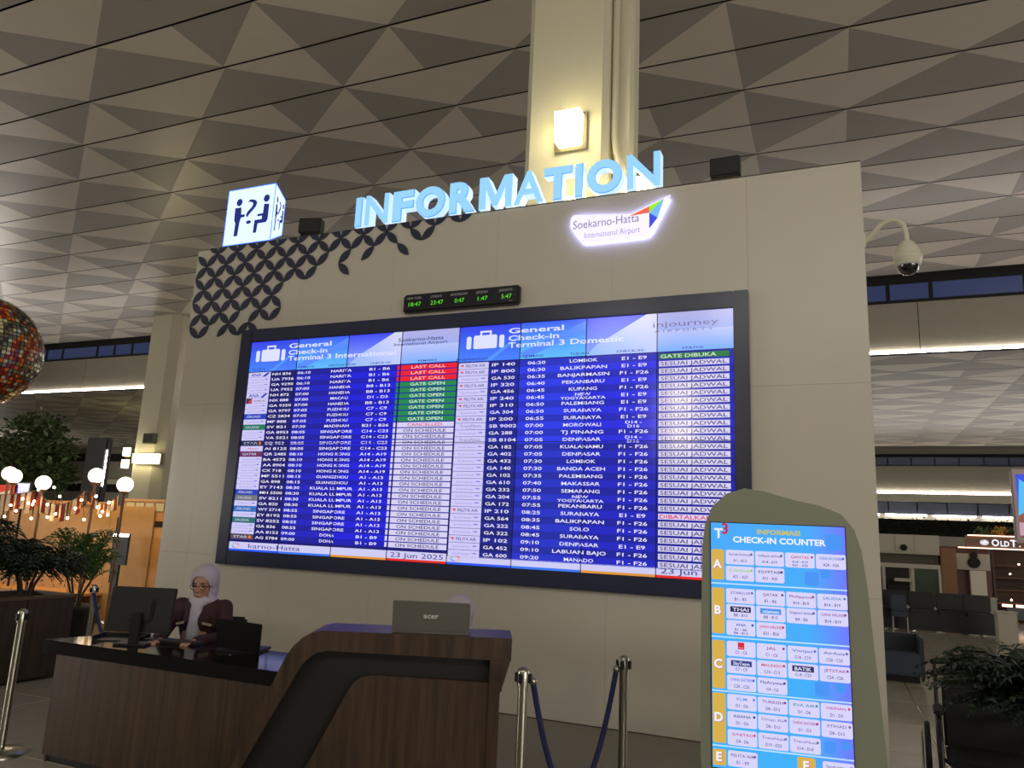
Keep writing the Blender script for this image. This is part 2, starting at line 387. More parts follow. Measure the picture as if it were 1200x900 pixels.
Bq = '''IP 140|06:20|LOMBOK|E1 - E9;IP 800|06:30|BALIKPAPAN|E1 - E9;GA 530|06:35|BANJARMASIN|F1 - F26;IP 320|06:40|PEKANBARU|E1 - E9;GA 456|06:45|KUPANG|F1 - F26;IP 240|06:45|NEW/YOGYAKARTA|E1 - E9;IP 310|06:50|PALEMBANG|E1 - E9;GA 304|06:50|SURABAYA|F1 - F26;IP 200|06:55|SURABAYA|E1 - E9;SB 9002|07:00|MOROWALI|D14 -/D16;GA 288|07:00|TJ PINANG|F1 - F26;SB 8104|07:05|DENPASAR|D14 -/D16;GA 182|07:05|KUALANAMU|F1 - F26;GA 402|07:05|DENPASAR|F1 - F26;GA 432|07:30|LOMBOK|F1 - F26;GA 140|07:30|BANDA ACEH|F1 - F26;GA 102|07:35|PALEMBANG|F1 - F26;GA 610|07:40|MAKASSAR|F1 - F26;GA 232|07:50|SEMARANG|F1 - F26;GA 204|07:55|NEW/YOGYAKARTA|F1 - F26;GA 172|07:55|PEKANBARU|F1 - F26;IP 210|08:25|SURABAYA|E1 - E9;GA 564|08:35|BALIKPAPAN|F1 - F26;GA 222|08:45|SOLO|F1 - F26;GA 322|08:45|SURABAYA|F1 - F26;IP 102|09:10|DENPASAR|E1 - E9;GA 452|09:10|LABUAN BAJO|F1 - F26;GA 600|09:20|MANADO|F1 - F26'''.split(';')
WHT = (236, 232, 255)
def stripe(s, ub, zc, h, i, tone):
    # one flight band over four tiles, each tile with its own tint
    z0, z1 = zc-h/2, zc+h/2
    for c in range(4):
        base = [(24, 24, 118), (30, 30, 190), (28, 28, 218), (24, 24, 170)][c] if tone == 0 else [(30, 38, 165), (42, 58, 232), (34, 40, 222), (28, 34, 190)][c]
        k = 1.0 if i % 2 else .82
        if tone == 1 and i > 11: k *= .86
        s.rect(U(ub+c*.125)+.003, U(ub+(c+1)*.125)-.003, z0, z1, tuple(v*k for v in base), 1)
def two(s, t, u, zc, hh, **kw):
    if '/' in t:
        a, b = t.split('/'); s.text(a, u, zc+.004, hh*.86, WHT, 3, **kw); s.text(b, u, zc-hh*.86-.006, hh*.86, WHT, 3, **kw)
    else: s.text(t, u, zc-hh/2, hh, WHT, 3, **kw)
def airline_cell(s, x0, x1, z0, z1, kind, col, zc, h):
    wht = (205, 200, 246)
    if kind in ('bl', 'gr', 'nv', 'mr'):
        s.rect(x0, x1, z0, z1, col, 2); s.text({'bl': 'AIRLINES', 'gr': 'SAUDIA', 'nv': 'STAR', 'mr': 'QATAR'}[kind], x0+.14, zc-h*.2, h*.4, (190, 195, 225), 3, width=.2)
        if kind == 'nv': s.disc(x1-.05, zc, .02, .018, (240, 120, 60), 3)
        if kind == 'bl': s.poly([(x0+.02, z0+.01), (x0+.06, z1-.008), (x0+.08, z1-.008)], (110, 150, 240), 3)
        return
    s.rect(x0, x1, z0, z1, wht, 2)
    if kind == 'ANA':
        s.text('ANA', x0+.11, zc-h*.3, h*.6, (40, 50, 160), 3, width=.15); s.poly([(x0+.2, z0+.006), (x0+.27, z1-.006), (x0+.31, z1-.006), (x0+.25, z0+.006)], (36, 60, 190), 3)
    elif kind == 'nx':
        s.rect(x0+.004, x0+.09, z0, z1, (60, 50, 70), 3); s.poly([(x0+.03, z0+.01), (x0+.09, z0), (x0+.08, z1), (x0+.05, zc)], (225, 50, 70), 4); s.text('AIR MACAU', x0+.2, zc-h*.2, h*.38, (130, 110, 130), 3, width=.18)
    elif kind == 'pe':
        s.poly([(x0+.01, zc+.012), (x0+.06, zc+.012), (x0+.05, zc-.012)], (225, 60, 80), 3); s.text('PELITA AIR', x0+.19, zc-h*.2, h*.4, (90, 90, 150), 3, width=.22)
    elif kind == 'tn': s.text('TransNusa', x0+.17, zc-h*.12, h*.36, (110, 110, 160), 3, width=.24, bold=0); s.text('airlines', x0+.17, zc-h*.38, h*.16, (150, 130, 190), 3, width=.1, bold=0)
    elif kind == 'rd': s.poly([(x0+.08, zc-.01), (x0+.16, zc+.016), (x0+.14, zc)], (230, 60, 40), 3); s.text('AIRINDIA', x0+.2, zc-h*.25, h*.3, (205, 110, 130), 3, width=.12)
    else:
        s.text('Garuda Indonesia', x0+.14, zc-h*.15, h*.28, (140, 140, 205), 3, width=.19, bold=0); s.poly([(x1-.09, zc+.004), (x1-.05, zc+.013), (x1-.02, zc+.002), (x1-.05, zc-.002)], (120, 130, 220), 3)
for i, rr in enumerate(A):
    fl, tm, ds, ck = rr.split('|'); s = SM(); zc = V(.834-.0256*i); h = V(.0256)
    stripe(s, 0, zc, h, i, 0)
    airline_cell(s, U(.0015), U(.06), zc-h/2+.001, zc+h/2-.001, *LG1[i], zc, h)
    ch = h*.46
    s.text(fl, U(.0645), zc-ch/2, ch, WHT, 3, width=U(.0085)*len(fl)*.95, align='l')
    s.text(tm, U(.146), zc-ch/2, ch, WHT, 3, width=U(.033)); s.text(ds, U(.238), zc-ch/2, ch, WHT, 3, width=U(.0083)*len(ds))
    s.text(ck, U(.328), zc-ch/2, ch, WHT, 3, width=U(.0067)*len(ck))
    st, bc, tcx = ('LAST CALL', (236, 26, 44), (255, 190, 200)) if i < 3 else ('GATE OPEN', (30, 134, 78), (205, 230, 225)) if i < 10 else ('CANCELLED', (214, 208, 244), (220, 60, 90)) if i == 10 else ('ON SCHEDULE', (214, 208, 244), (62, 56, 108))
    s.rect(U(.377), U(.4985), zc-h*.41, zc+h*.41, bc, 2); s.rect(U(.3685), U(.3735), zc-h*.38, zc+h*.38, bc, 2)
    s.text(st, U(.437), zc-h*.25, h*.5, tcx, 3, width=U(.0083)*len(st))
    s.build('flight_row', fb_, (0, SY, 0))
for i, rr in enumerate(Bq):
    fl, tm, ds, ck = rr.split('|'); s = SM(); zc = V(.826-.02887*i); h = V(.02887)
    stripe(s, .5, zc, h, i, 1)
    kd = 'pe' if fl[:2] == 'IP' else 'tn' if fl[:2] == 'SB' else 'ag'
    airline_cell(s, U(.502), U(.5635), zc-h/2+.002, zc+h/2-.002, kd, 0, zc, h)
    ch = h*.44
    s.text(fl, U(.5705), zc-ch/2, ch, WHT, 3, width=U(.0085)*len(fl)*.9, align='l')
    s.text(tm, U(.658), zc-ch/2, ch, WHT, 3, width=U(.034))
    if '/' in ds: two(s, ds, U(.746), zc, ch, stretch=1.75)
    else: s.text(ds, U(.746), zc-ch/2, ch, WHT, 3, width=U(.0085)*len(ds))
    if '/' in ck: two(s, ck, U(.836), zc, ch, stretch=1.75)
    else: s.text(ck, U(.836), zc-ch/2, ch, WHT, 3, width=U(.0062)*len(ck))
    st, bc, tcx = ('GATE DIBUKA', (28, 120, 60), (205, 225, 215)) if i == 0 else ('DIBATALKAN', (214, 208, 244), (225, 40, 90)) if i == 21 else ('SESUAI JADWAL', (214, 208, 244), (70, 60, 120))
    s.rect(U(.8785), U(.9925), zc-h*.36, zc+h*.36, bc, 2)
    s.text(st, U(.881), zc-h*.24, h*.48, tcx, 3, width=U(.0083)*len(st), align='l')
    s.build('flight_row', fb_, (0, SY, 0))
for ub, title, hd in ((0, 'International', ['FLIGHT', 'ESTIMATE', 'DESTINATION', 'CHECK-IN', 'REMARKS']), (.5, 'Domestic', ['PENERBANGAN', 'ESTIMASI', 'TUJUAN', 'CHECK-IN', 'STATUS'])):
    lw = (222, 226, 255)
    def part(name, fn):
        s = SM(); fn(s); s.build(name, fb_, (0, SY, 0))
    def suitcase(s):
        s.rrect(U(ub+.030), U(ub+.078), V(.899), V(.958), .02, lw, 2)
        for (a, b, c, d) in ((.043, .047, .955, .976), (.0625, .0665, .955, .976), (.043, .0665, .969, .977)): s.rect(U(ub+a), U(ub+b), V(c), V(d), lw, 2)
    part('suitcase_icon', suitcase)
    for a in (.0155, .0825): part('suitcase_edge', lambda s: s.rrect(U(ub+a), U(ub+a+.01), V(.899), V(.955), .02, lw, 2))
    for t, z_, w_ in (('General', .958, .107), ('Check-in', .926, .098)): part('title_text', lambda s: s.text(t, U(ub+.101), V(z_), V(.0215), lw, 3, width=U(w_), align='l', bold=.02, res=3))
    ux = ub+.101
    for t, w_ in (('Terminal', .088), ('3', .0105), (title, .142 if ub == 0 else .097)): part('title_text', lambda s: s.text(t, U(ux), V(.896), V(.0215), lw, 3, width=U(w_), align='l', bold=.02, res=3)); ux += w_+.0105
    for t, u in zip(hd, (.028, .147, .238, .328, .434)): part('column_heading', lambda s: s.text(t, U(ub+u), V(.857 if ub == 0 else .851), V(.0085), (40, 60, 150), 3, width=U(.0058)*len(t)))
    if ub == 0:
        part('operator_text', lambda s: s.text('Soekarno-Hatta', U(.366), V(.953), V(.016), (70, 70, 120), 3, width=U(.1), align='l')); part('operator_text', lambda s: s.text('International Airport', U(.357), V(.935), V(.013), (80, 80, 130), 3, width=U(.118), align='l'))
        part('footer_text', lambda s: s.text('karno-Hatta', U(.05), V(.0165), V(.019), (80, 75, 150), 3, width=U(.128), align='l', bold=.004))
    else:
        part('operator_text', lambda s: s.text('injourney', U(.868), V(.943), V(.022), (120, 100, 140), 3, width=U(.108), align='l', bold=-.004)); part('operator_text', lambda s: s.text('A I R P O R T S', U(.87), V(.921), V(.010), (130, 120, 160), 3, width=U(.096), align='l', bold=0))
    for k, c in enumerate(((230, 90, 80), (120, 190, 150), (90, 110, 220), (240, 170, 80))):
        a = k*PI/2+.3; part('footer_emblem', lambda s: s.poly([(U(ub+.017)+.055*math.cos(a+t*.13)*r_, V(.0245)+.027*math.sin(a+t*.13)*r_) for r_, tt in ((1, range(0, 11)), (.72, range(10, -1, -1))) for t in tt], c, 3))
    part('date_text', lambda s: s.text('23 Jun 2025', U(ub+.383), V(.0165), V(.019), (70, 66, 130), 3, width=U(.11), align='l', bold=.004))
bz = MB().box(-.0035, .0035, -.006, 0, 0, BH).mesh('bezel', BLACKM)
for c in range(1, 8): link('bezel', bz, fb_, (c*PW, SY, 0))
MB().box(0, BW, SY-.006, SY, PH-.003, PH+.003).build('bezel', BLACKM, fb_)

# ------------------------------------------------------------------ world clock strip
ck = thing('world_clock', 'black wall clock strip with green digits above the flight board', 'clock', (2.04, 0, 3.9))
MB().bbox(0, 1.36, -.07, 0, 0, .205, .02).build('case', mat('clock_case', (20, 20, 26), .35), ck)
s = SM(); g = (96, 236, 40)
for k, (city, tm) in enumerate((('NEW YORK', '18:47'), ('LONDON', '23:47'), ('AMSTERDAM', '0:47'), ('JEDDAH', '1:47'), ('JAKARTA', '5:47'))):
    xx = .14+k*.268
    s.text(city, xx, .142, .026, (120, 116, 112), 2, width=.022*len(city), bold=0)
    s.text(tm, xx+.01, .065, .044, g, 2, width=.03*len(tm)-.01*(len(tm) == 4), bold=-.006)
s.text('LED', 1.27, .03, .016, (110, 90, 80), 2, bold=0)
s.build('clock_digits', ck, (0, -.0705, 0))

# ------------------------------------------------------------------ INFORMATION letters
LF = mat('letter_face_blue_white', (60, 80, 110), .3, emit=1.0, ergb=(150, 210, 255)); LS = mat('letter_return_lit', (60, 80, 110), .3, emit=1.0, ergb=(205, 236, 255)); LEDGE = mat('letter_edge_blue', (30, 60, 130), .3, emit=1.0, ergb=(92, 168, 255))
sg = thing('information_sign', 'glowing blue-white block letters reading INFORMATION on top of the wall', 'sign', (3.05, .03, WT))
LX = [('I', 1.285, 1.375), ('N', 1.425, 1.735), ('F', 1.785, 2.06), ('O', 2.085, 2.455), ('R', 2.505, 2.82), ('M', 2.87, 3.255), ('A', 3.275, 3.61), ('T', 3.605, 3.915), ('I', 3.945, 4.03), ('O', 4.07, 4.435), ('N', 4.485, 4.82)]
for chh, x0, x1 in LX:
    if chh == 'M':
        mp_ = [(0, 0), (0, 1), (.25, 1), (.5, .40), (.75, 1), (1, 1), (1, 0), (.79, 0), (.79, .62), (.58, .06), (.42, .06), (.21, .62), (.21, 0)]
        me = MB().prism([(x0-3.05+u*(x1-x0), .008+.365*v) for u, v in mp_], -.065, .065).mesh('letter', [LF, LS, LEDGE])
        for p in me.polygons: p.material_index = 0 if abs(p.normal.y) > .9 else 1
        link('letter', me, sg); continue
    cu = bpy.data.curves.new('letter', 'FONT'); cu.body = chh; cu.offset = .008 if chh == 'M' else .022 if chh in 'NA' else .045; cu.extrude = .045; cu.bevel_depth = 0 if chh in 'MNA' else .012; cu.bevel_resolution = 0; cu.resolution_u = 6
    o = bpy.data.objects.new('letter', cu); me = bpy.data.meshes.new_from_object(o); bpy.data.objects.remove(o); bpy.data.curves.remove(cu)
    xs = [v.co.x for v in me.vertices]; ys = [v.co.y for v in me.vertices]; zs = [v.co.z for v in me.vertices]
    for v in me.vertices:
        v.co = Vector((x0-3.05+(v.co.x-min(xs))/(max(xs)-min(xs))*(x1-x0), .13*((max(zs)-v.co.z)/(max(zs)-min(zs))-.5), .008+(v.co.y-min(ys))/(max(ys)-min(ys))*.365))
    me.materials.clear(); me.materials.append(LF); me.materials.append(LS); me.materials.append(LEDGE); me.update()
    for p in me.polygons:
        p.material_index = 0 if abs(p.normal.y) > .9 else 1 if abs(p.normal.y) < .2 else 2
        p.use_smooth = False
    link('letter', me, sg)
MB().box(-1.77, 1.78, .0, .05, 0, .012).build('mounting_rail', mat('rail_grey', (90, 90, 95), .5), sg)

# ------------------------------------------------------------------ cube sign
cb = thing('information_cube', 'glowing blue-white information cube with question mark and two figures', 'sign', (-.70, .0, WT))
CS = .745
GLOWP = mat('cube_face_lit', (225, 235, 255), .3, emit=1.0, ergb=(196, 224, 255)); GEDGE = mat('cube_edge_blue', (60, 110, 255), .3, emit=1.0, ergb=(70, 130, 255))
CD = .22
fr = [(0, 0), (CS, 0), (CS, CS), (0, CS)]; bk = [(.06, .15), (CS-.02, .15), (CS-.02, CS-.13), (.06, CS-.13)]
b = MB(); b.add([(x, 0, z+.01) for x, z in fr]+[(x, CD, z+.01) for x, z in bk], [(0, 1, 2, 3), (7, 6, 5, 4), (0, 4, 5, 1), (1, 5, 6, 2), (2, 6, 7, 3), (3, 7, 4, 0)]); b.build('light_box', GLOWP, cb)
e = MB(); t_ = .006
for k in range(4):
    a, c, d = fr[k], fr[(k+1) % 4], bk[k]
    e.tube([(a[0], 0, a[1]+.01), (c[0], 0, c[1]+.01)], t_, 4); e.tube([(a[0], 0, a[1]+.01), (d[0], CD, d[1]+.01)], t_, 4)
    e.tube([(bk[k][0], CD, bk[k][1]+.01), (bk[(k+1) % 4][0], CD, bk[(k+1) % 4][1]+.01)], t_, 4)
e.build('edge_trim', GEDGE, cb)
MB().box(.2, .55, .05, .2, 0, .16).build('mounting_foot', BLACKM, cb)
def figures(s, c):
    s.disc(.2, .57, .047, .05, c, 0)
    s.poly([(.14, .5), (.24, .5), (.25, .40), (.31, .40), (.31, .365), (.25, .36), (.235, .29), (.225, .12), (.165, .12), (.17, .29), (.145, .34)], c, 0)
    s.disc(.63, .57, .047, .05, c, 0)
    s.poly([(.6, .5), (.68, .49), (.68, .29), (.655, .25), (.53, .25), (.52, .13), (.47, .13), (.475, .30), (.585, .30), (.585, .345), (.51, .345), (.51, .375), (.595, .375)], c, 0)
    s.text('?', .405, .26, .33, c, 0, width=.16, bold=-.012, res=5)
s = SM(); figures(s, (22, 40, 120)); s.build('pictogram', cb, (.0, -.008, .0))
s = SM(); figures(s, (22, 40, 120)); o = s.build('pictogram', cb)
for v in o.data.vertices:
    u_, z_ = v.co.x/CS, v.co.z/CS; v.co = Vector((CS+.004-.02*u_, CD*u_, .01+CS*z_*(1-u_)+(.15+z_*(CS-.28))*u_))

# ------------------------------------------------------------------ airport logo sign
lg = thing('airport_logo_sign', 'backlit white airport logo plate with a coloured tail fin', 'sign', (3.92, 0, 4.45))
out = [(.0, .31), (.0, .215), (.135, .04), (.83, .04), (1.0, .41), (.60, .25), (.02, .33)]
out = [(0, .3), (0, .22), (.14, .03), (.8, .03), (1.0, .42), (.62, .27), (.03, .335)]
MB().prism(out, -.05, -.03).build('face_plate', mat('logo_face_white', (235, 232, 250), .4, emit=.8, ergb=(226, 222, 250)), lg)
ins = [(x*.97+.012, z*.94+.012) for x, z in out]
MB().prism(ins, -.03, -.004).build('halo_light', mat('logo_halo_lit', (220, 225, 255), .4, emit=13, ergb=(168, 176, 255)), lg)
s = SM(); s.text('Soekarno-Hatta', .03, .185, .085, (112, 104, 140), 1, width=.67, align='l', bold=-.004, res=3); s.build('logo_text', lg, (0, -.0505, 0)); s = SM(); s.text('International Airport', .15, .075, .06, (140, 136, 185), 1, width=.56, align='l', bold=-.006, res=3)
s.build('logo_text', lg, (0, -.0505, 0)); s = SM(); s.poly([(.60, .252), (.80, .33), (.80, .262)], (236, 110, 80), 1); s.poly([(.80, .33), (.94, .39), (.80, .262)], (150, 240, 40), 1); s.poly([(.80, .262), (.94, .39), (.88, .2)], (120, 190, 255), 1); s.poly([(.80, .262), (.88, .2), (.8, .1)], (60, 80, 225), 1)
s.build('tail_fin_print', lg, (0, -.0505, 0))

# ------------------------------------------------------------------ floodlights on the wall top
def flood(x, label, yaw):
    t = thing('floodlight', label, 'light', (x, .16, WT), yaw, 'floodlights on the wall top')
    MB().bbox(-.14, .14, -.06, .07, .09, .28, .01).build('housing', BLACKM, t)
    b = MB(); b.box(-.12, -.10, -.02, .02, .0, .17); b.box(.10, .12, -.02, .02, 0, .17); b.box(-.12, .12, -.03, .03, 0, .012); b.build('bracket', BLACKM, t)
    f = MB()
    for k in range(6): f.box(-.12+k*.045, -.115+k*.045, .07, .095, .10, .27)
    f.build('cooling_fin', BLACKM, t)
    MB().box(-.12, .12, .095, .1, .1, .27).build('glass', mat('flood_glass', (200, 190, 150), .1, emit=.4), t)
flood(5.41, 'small black floodlight on the wall top right of the letters', 0)
flood(.52, 'small black floodlight between the cube sign and the letters', .25)

# ------------------------------------------------------------------ dome camera
cc_ = thing('dome_camera', 'cream dome security camera on a gooseneck arm beside the wall', 'camera', (WX1, .09, 4.19))
pts = [(0, 0, .06), (.06, -.02, .11), (.14, -.04, .19), (.2, -.05, .215), (.26, -.06, .205), (.31, -.07, .15), (.325, -.07, .06), (.325, -.07, 0)]
MB().tube(pts, .021, 10).build('arm', CREAM, cc_)
MB().box(-.005, .012, -.05, .05, 0, .12).build('mounting_plate', CREAM, cc_)
Tm = Matrix.Translation((.325, -.07, -.23))
MB().lathe([(.03, .24), (.055, .22), (.085, .17), (.102, .12), (.104, .10), (.112, .095), (.112, .07), (.104, .06), (.1, .03), (.092, .02)], 22, Tm).build('housing', CREAM, cc_)
prof = [(.088*math.cos(a*PI/16), .02-.088*math.sin(a*PI/16)) for a in range(0, 8)]
MB().lathe(prof, 22, Tm).build('dome_glass', mat('smoked_dome', (20, 20, 22), .04, coat=1), cc_)
MB().lathe([(.094, .03), (.096, .02), (.092, .008), (.09, .008)], 22, Tm).build('dome_ring', mat('clear_rim', (190, 190, 185), .1), cc_)

# ------------------------------------------------------------------ pillar behind the wall with lamps
pl = struct(MB().build('pillar', CREAM) if False else MB().prism([(2.90, 1.12), (3.0, 1.0), (3.9, 1.0), (3.97, 1.08), (3.97, 1.6), (2.90, 1.6)], 0, 11.1, 'z').build('trim_1', mat('pillar_paint', (200, 193, 168), .55)), 'pale square pillar rising behind the wall')
MB().prism([(3.97, 1.25), (4.0, 1.22), (4.18, 1.22), (4.22, 1.28), (4.22, 1.5), (3.97, 1.5)], 0, 11.1, 'z').build('pillar_wing', MATS['pillar_paint'], pl)
MB().tube([(4.02, 1.16, 11), (4.02, 1.16, 6.3), (4.06, 1.12, 6.05), (4.14, 1.08, 5.8), (4.14, 1.08, 4.8)], .045, 10).build('drain_pipe', MATS['pillar_paint'], pl)
def sconce(loc, rz, label, power=22, sc=1.0, grp='box lamps on the tall pillar'):
    t = thing('wall_lamp', label, 'lamp', loc, rz, grp); t.scale = (sc, sc, sc)
    MB().bbox(-.2, .2, -.03, 0, -.24, .24, .006).build('back_plate', mat('lamp_bronze', (110, 102, 80), .4), t)
    MB().prism([(-.14, -.19), (.14, -.19), (.155, .2), (-.155, .2)], -.2, -.03).build('glass_box', WARM, t)
    ld = bpy.data.lights.new('lamp_bulb', 'POINT'); ld.energy = power; ld.color = (1, .92, .62); ld.shadow_soft_size = .15
    lo = bpy.data.objects.new('lamp_bulb', ld); COL.objects.link(lo); lo.parent = t; lo.location = (0, -.36, 0)
    return t
sconce((3.54, .99, 6.32), 0, 'bright box lamp high on the pillar front above the letters', 16)
sconce((3.62, .99, 5.22), 0, 'bright box lamp half hidden behind the letters T and I', 12)
sconce((2.89, 1.36, 5.4), -PI/2, 'box lamp on the left flank of the pillar behind letter A', 8)
sconce((4.34, 1.2, 5.45), 0, 'bright box lamp behind the letters O and N', 12)

# a second lamp pillar of the hall, behind the visitor, mirrored by the flight board
pl2 = struct(MB().box(2.5, 3.7, -11.6, -10.4, 0, 10.9).build('trim_3', MATS['pillar_paint']), 'second pale pillar of the hall behind the visitor')
for z_ in (3.95, 4.75):
    t = sconce((3.15, -10.39, z_), PI, 'box lamp', 30); t.parent = pl2
    for k in ('label', 'category', 'group'): del t[k]

# ------------------------------------------------------------------ reception desk
dk = thing('reception_desk', 'long walnut reception desk with black counter and raised swoosh end', 'desk', (2.5, -2.8, 0))
OX = Vector((-2.5, 2.8, 0)); MT = Matrix.Translation(OX)
xs = [1.36, 1.86, 2.36, 2.86, 3.5]
for a, b in zip(xs, xs[1:]): MB().box(a+.001, b-.001, -3.02, -3.0, .05, .68, M=MT).build('front_panel', WOODM, dk)
MB().box(1.38, 3.5, -2.99, -2.96, 0, .06, M=MT).build('plinth', BLACKM, dk)
MB().box(1.36, 1.38, -3.0, -2.52, 0, .68, M=MT).build('end_panel', WOODM, dk)
MB().box(1.4, 3.9, -2.99, -2.95, .05, .68, M=MT).build('carcass', BLACKM, dk)
b = MB(); b.prism([(1.22, -3.03), (3.75, -3.03), (3.9, -2.46), (1.4, -2.46)], .68, .765, 'z', M=MT); b.build('countertop', BLACKTOP, dk)
Ao = Vector((3.661, -3.216, 0)); ang = math.atan2(.415, .91)
MR = MT @ Matrix.Translation(Ao) @ Matrix.Rotation(ang, 4, 'Z')
band_o = [(-.57, 0), (-.43, .33), (-.261, .74), (-.195, .9), (-.155, .965), (-.108, 1.01), (-.06, 1.038), (0, 1.05), (1.035, 1.05)]
band_i = [(1.035, .93), (.03, .945), (-.02, .935), (-.06, .91), (-.10, .87), (-.3, .48), (-.54, 0)]
MB().prism(band_o+band_i, 0, .36, 'y', M=MR).build('swoosh_band', WOODM, dk)
MB().prism([(-.55, 0), (-.33, .48), (-.15, .87), (-.06, .98), (.95, .98), (.95, .0)], .08, .12, 'y', M=MR).build('recess_panel', mat('recess_black', (22, 19, 17), .5), dk)
MB().prism([(-.22, .0), (-.009, .402), (.164, .756), (.19, .79), (.228, .815), (.28, .825), (.96, .81), (.96, 0)], .02, .08, 'y', M=MR).build('inner_panel', WOODM, dk)
MB().prism([(.92, .93), (.92, 0), (.98, 0), (.98, .76), (1.0, .82), (1.03, .93)], .0, .36, 'y', M=MR).build('end_post', WOODM, dk)
MB().box(.05, .98, .34, .36, 0, .93, M=MR).build('back_panel', BLACKM, dk)
DT = .765
# black monitor seen from behind
vyaw = math.atan2(-.387, .9013)
def monitor(loc, yaw, W, H, m, name, label, zlift, logo=None):
    t = thing(name, label, 'monitor', loc, yaw)
    T = Matrix.Translation((0, 0, zlift)) @ Matrix.Rotation(-.12, 4, 'X')
    MB().bbox(-W/2, W/2, -.012, .014, 0, H, .006, M=T).build('shell', m, t)
    MB().box(-W/2+.012, W/2-.012, .0141, .0155, .014, H-.014, M=T).build('screen', mat('monitor_screen', (8, 8, 12), .2, emit=.6, ergb=(90, 110, 150)), t)
    MB().bbox(-W*.2, W*.2, -.035, -.012, H*.25, H*.75, .01, M=T).build('rear_bulge', m, t) if logo is None else None
    b = MB(); b.bbox(-.035, .035, -.055, -.03, 0, zlift+H*.45, .006); b.build('stand', m, t)
    MB().bbox(-.11, .11, -.11, .05, 0, .014, .005).build('base', m, t)
    if logo:
        s = SM(); s.text(logo, 0, H*.42, .028, (196, 194, 186), 1, width=.085, bold=.02); l_ = s.build('logo_print', t, None, None, PRINT); l_.matrix_local = T @ Matrix.Translation((0, -.0135, 0))
    return t
monitor((1.83, -2.80, DT), -vyaw, .445, .30, BLACKM, 'computer_monitor', 'black computer monitor seen from behind on the low counter', .075)
# silver monitor stands on an under-shelf behind the raised counter
MB().box(.1, 1.0, .37, .62, .70, .73, M=MR).build('staff_shelf', WOOD2, dk)
sv = thing('laptop', 'silver grey laptop with white lettering on the raised desk end', 'laptop', (4.17, -2.93, 1.05), -vyaw); SIL = mat('silver_plastic', (112, 110, 104), .42, .3)
MB().bbox(-.215, .215, 0, .2, 0, .016, .004).build('keyboard_base', SIL, sv)
TL = Matrix.Translation((0, .0, .012)) @ Matrix.Rotation(.18, 4, 'X')
MB().bbox(-.215, .215, -.006, .006, 0, .165, .004, M=TL).build('lid', SIL, sv); MB().box(-.2, .2, .0061, .0068, .015, .155, M=TL).build('screen', mat('monitor_screen', (8, 8, 12), .2, emit=.6, ergb=(90, 110, 150)), sv)
s = SM(); s.text('acer', 0, .075, .028, (214, 212, 204), 1, width=.085, bold=.02); l_ = s.build('logo_print', sv, None, None, PRINT); l_.matrix_local = TL @ Matrix.Translation((0, -.0065, 0))
# laptop
lp = thing('laptop', 'open black laptop on the counter beside the seated woman', 'laptop', (2.58, -2.64, DT), .35)
MB().bbox(-.15, .15, -.02, .2, 0, .018, .004).build('keyboard_base', BLACKM, lp)
MB().bbox(-.15, .15, -.006, .006, 0, .2, .004, M=Matrix.Translation((0, -.02, .015)) @ Matrix.Rotation(.28, 4, 'X') @ Matrix.Rotation(.1, 4, 'Y')).build('lid', BLACKM, lp)
# keyboard, mouse, desk phone
kb = thing('keyboard', 'black keyboard on the counter in front of the seated woman', 'keyboard', (1.98, -2.62, DT), .2)
MB().bbox(-.21, .21, -.06, .06, 0, .018, .004).build('case', BLACKM, kb)
k_ = MB()
for i in range(14):
    for j in range(4): k_.box(-.2+i*.0287, -.175+i*.0287, -.052+j*.026, -.03+j*.026, .018, .023)
k_.build('keys', mat('key_grey', (60, 60, 62), .5), kb)
ms = thing('computer_mouse', 'small white mouse on the counter under the black monitor', 'mouse', (1.76, -2.55, DT))
MB().sphere((0, 0, .01), .03, 12, 8, sc=(1, 1.6, .8)).build('shell', mat('white_plastic', (200, 198, 190), .4), ms)
MB().box(-.002, .002, -.045, -.01, .018, .035).build('scroll_wheel', BLACKM, ms)
lo_ = thing('paper_tray', 'low dark document tray at the left tip of the counter', 'tray', (1.6, -2.72, DT), .5)
MB().box(-.16, .16, -.1, .1, 0, .008).build('tray_base', BLACKM, lo_)
tb_ = MB(); tb_.box(-.16, -.15, -.1, .1, .008, .035); tb_.box(.15, .16, -.1, .1, .008, .035); tb_.box(-.15, .15, .09, .1, .008, .035); tb_.build('tray_rim', BLACKM, lo_)

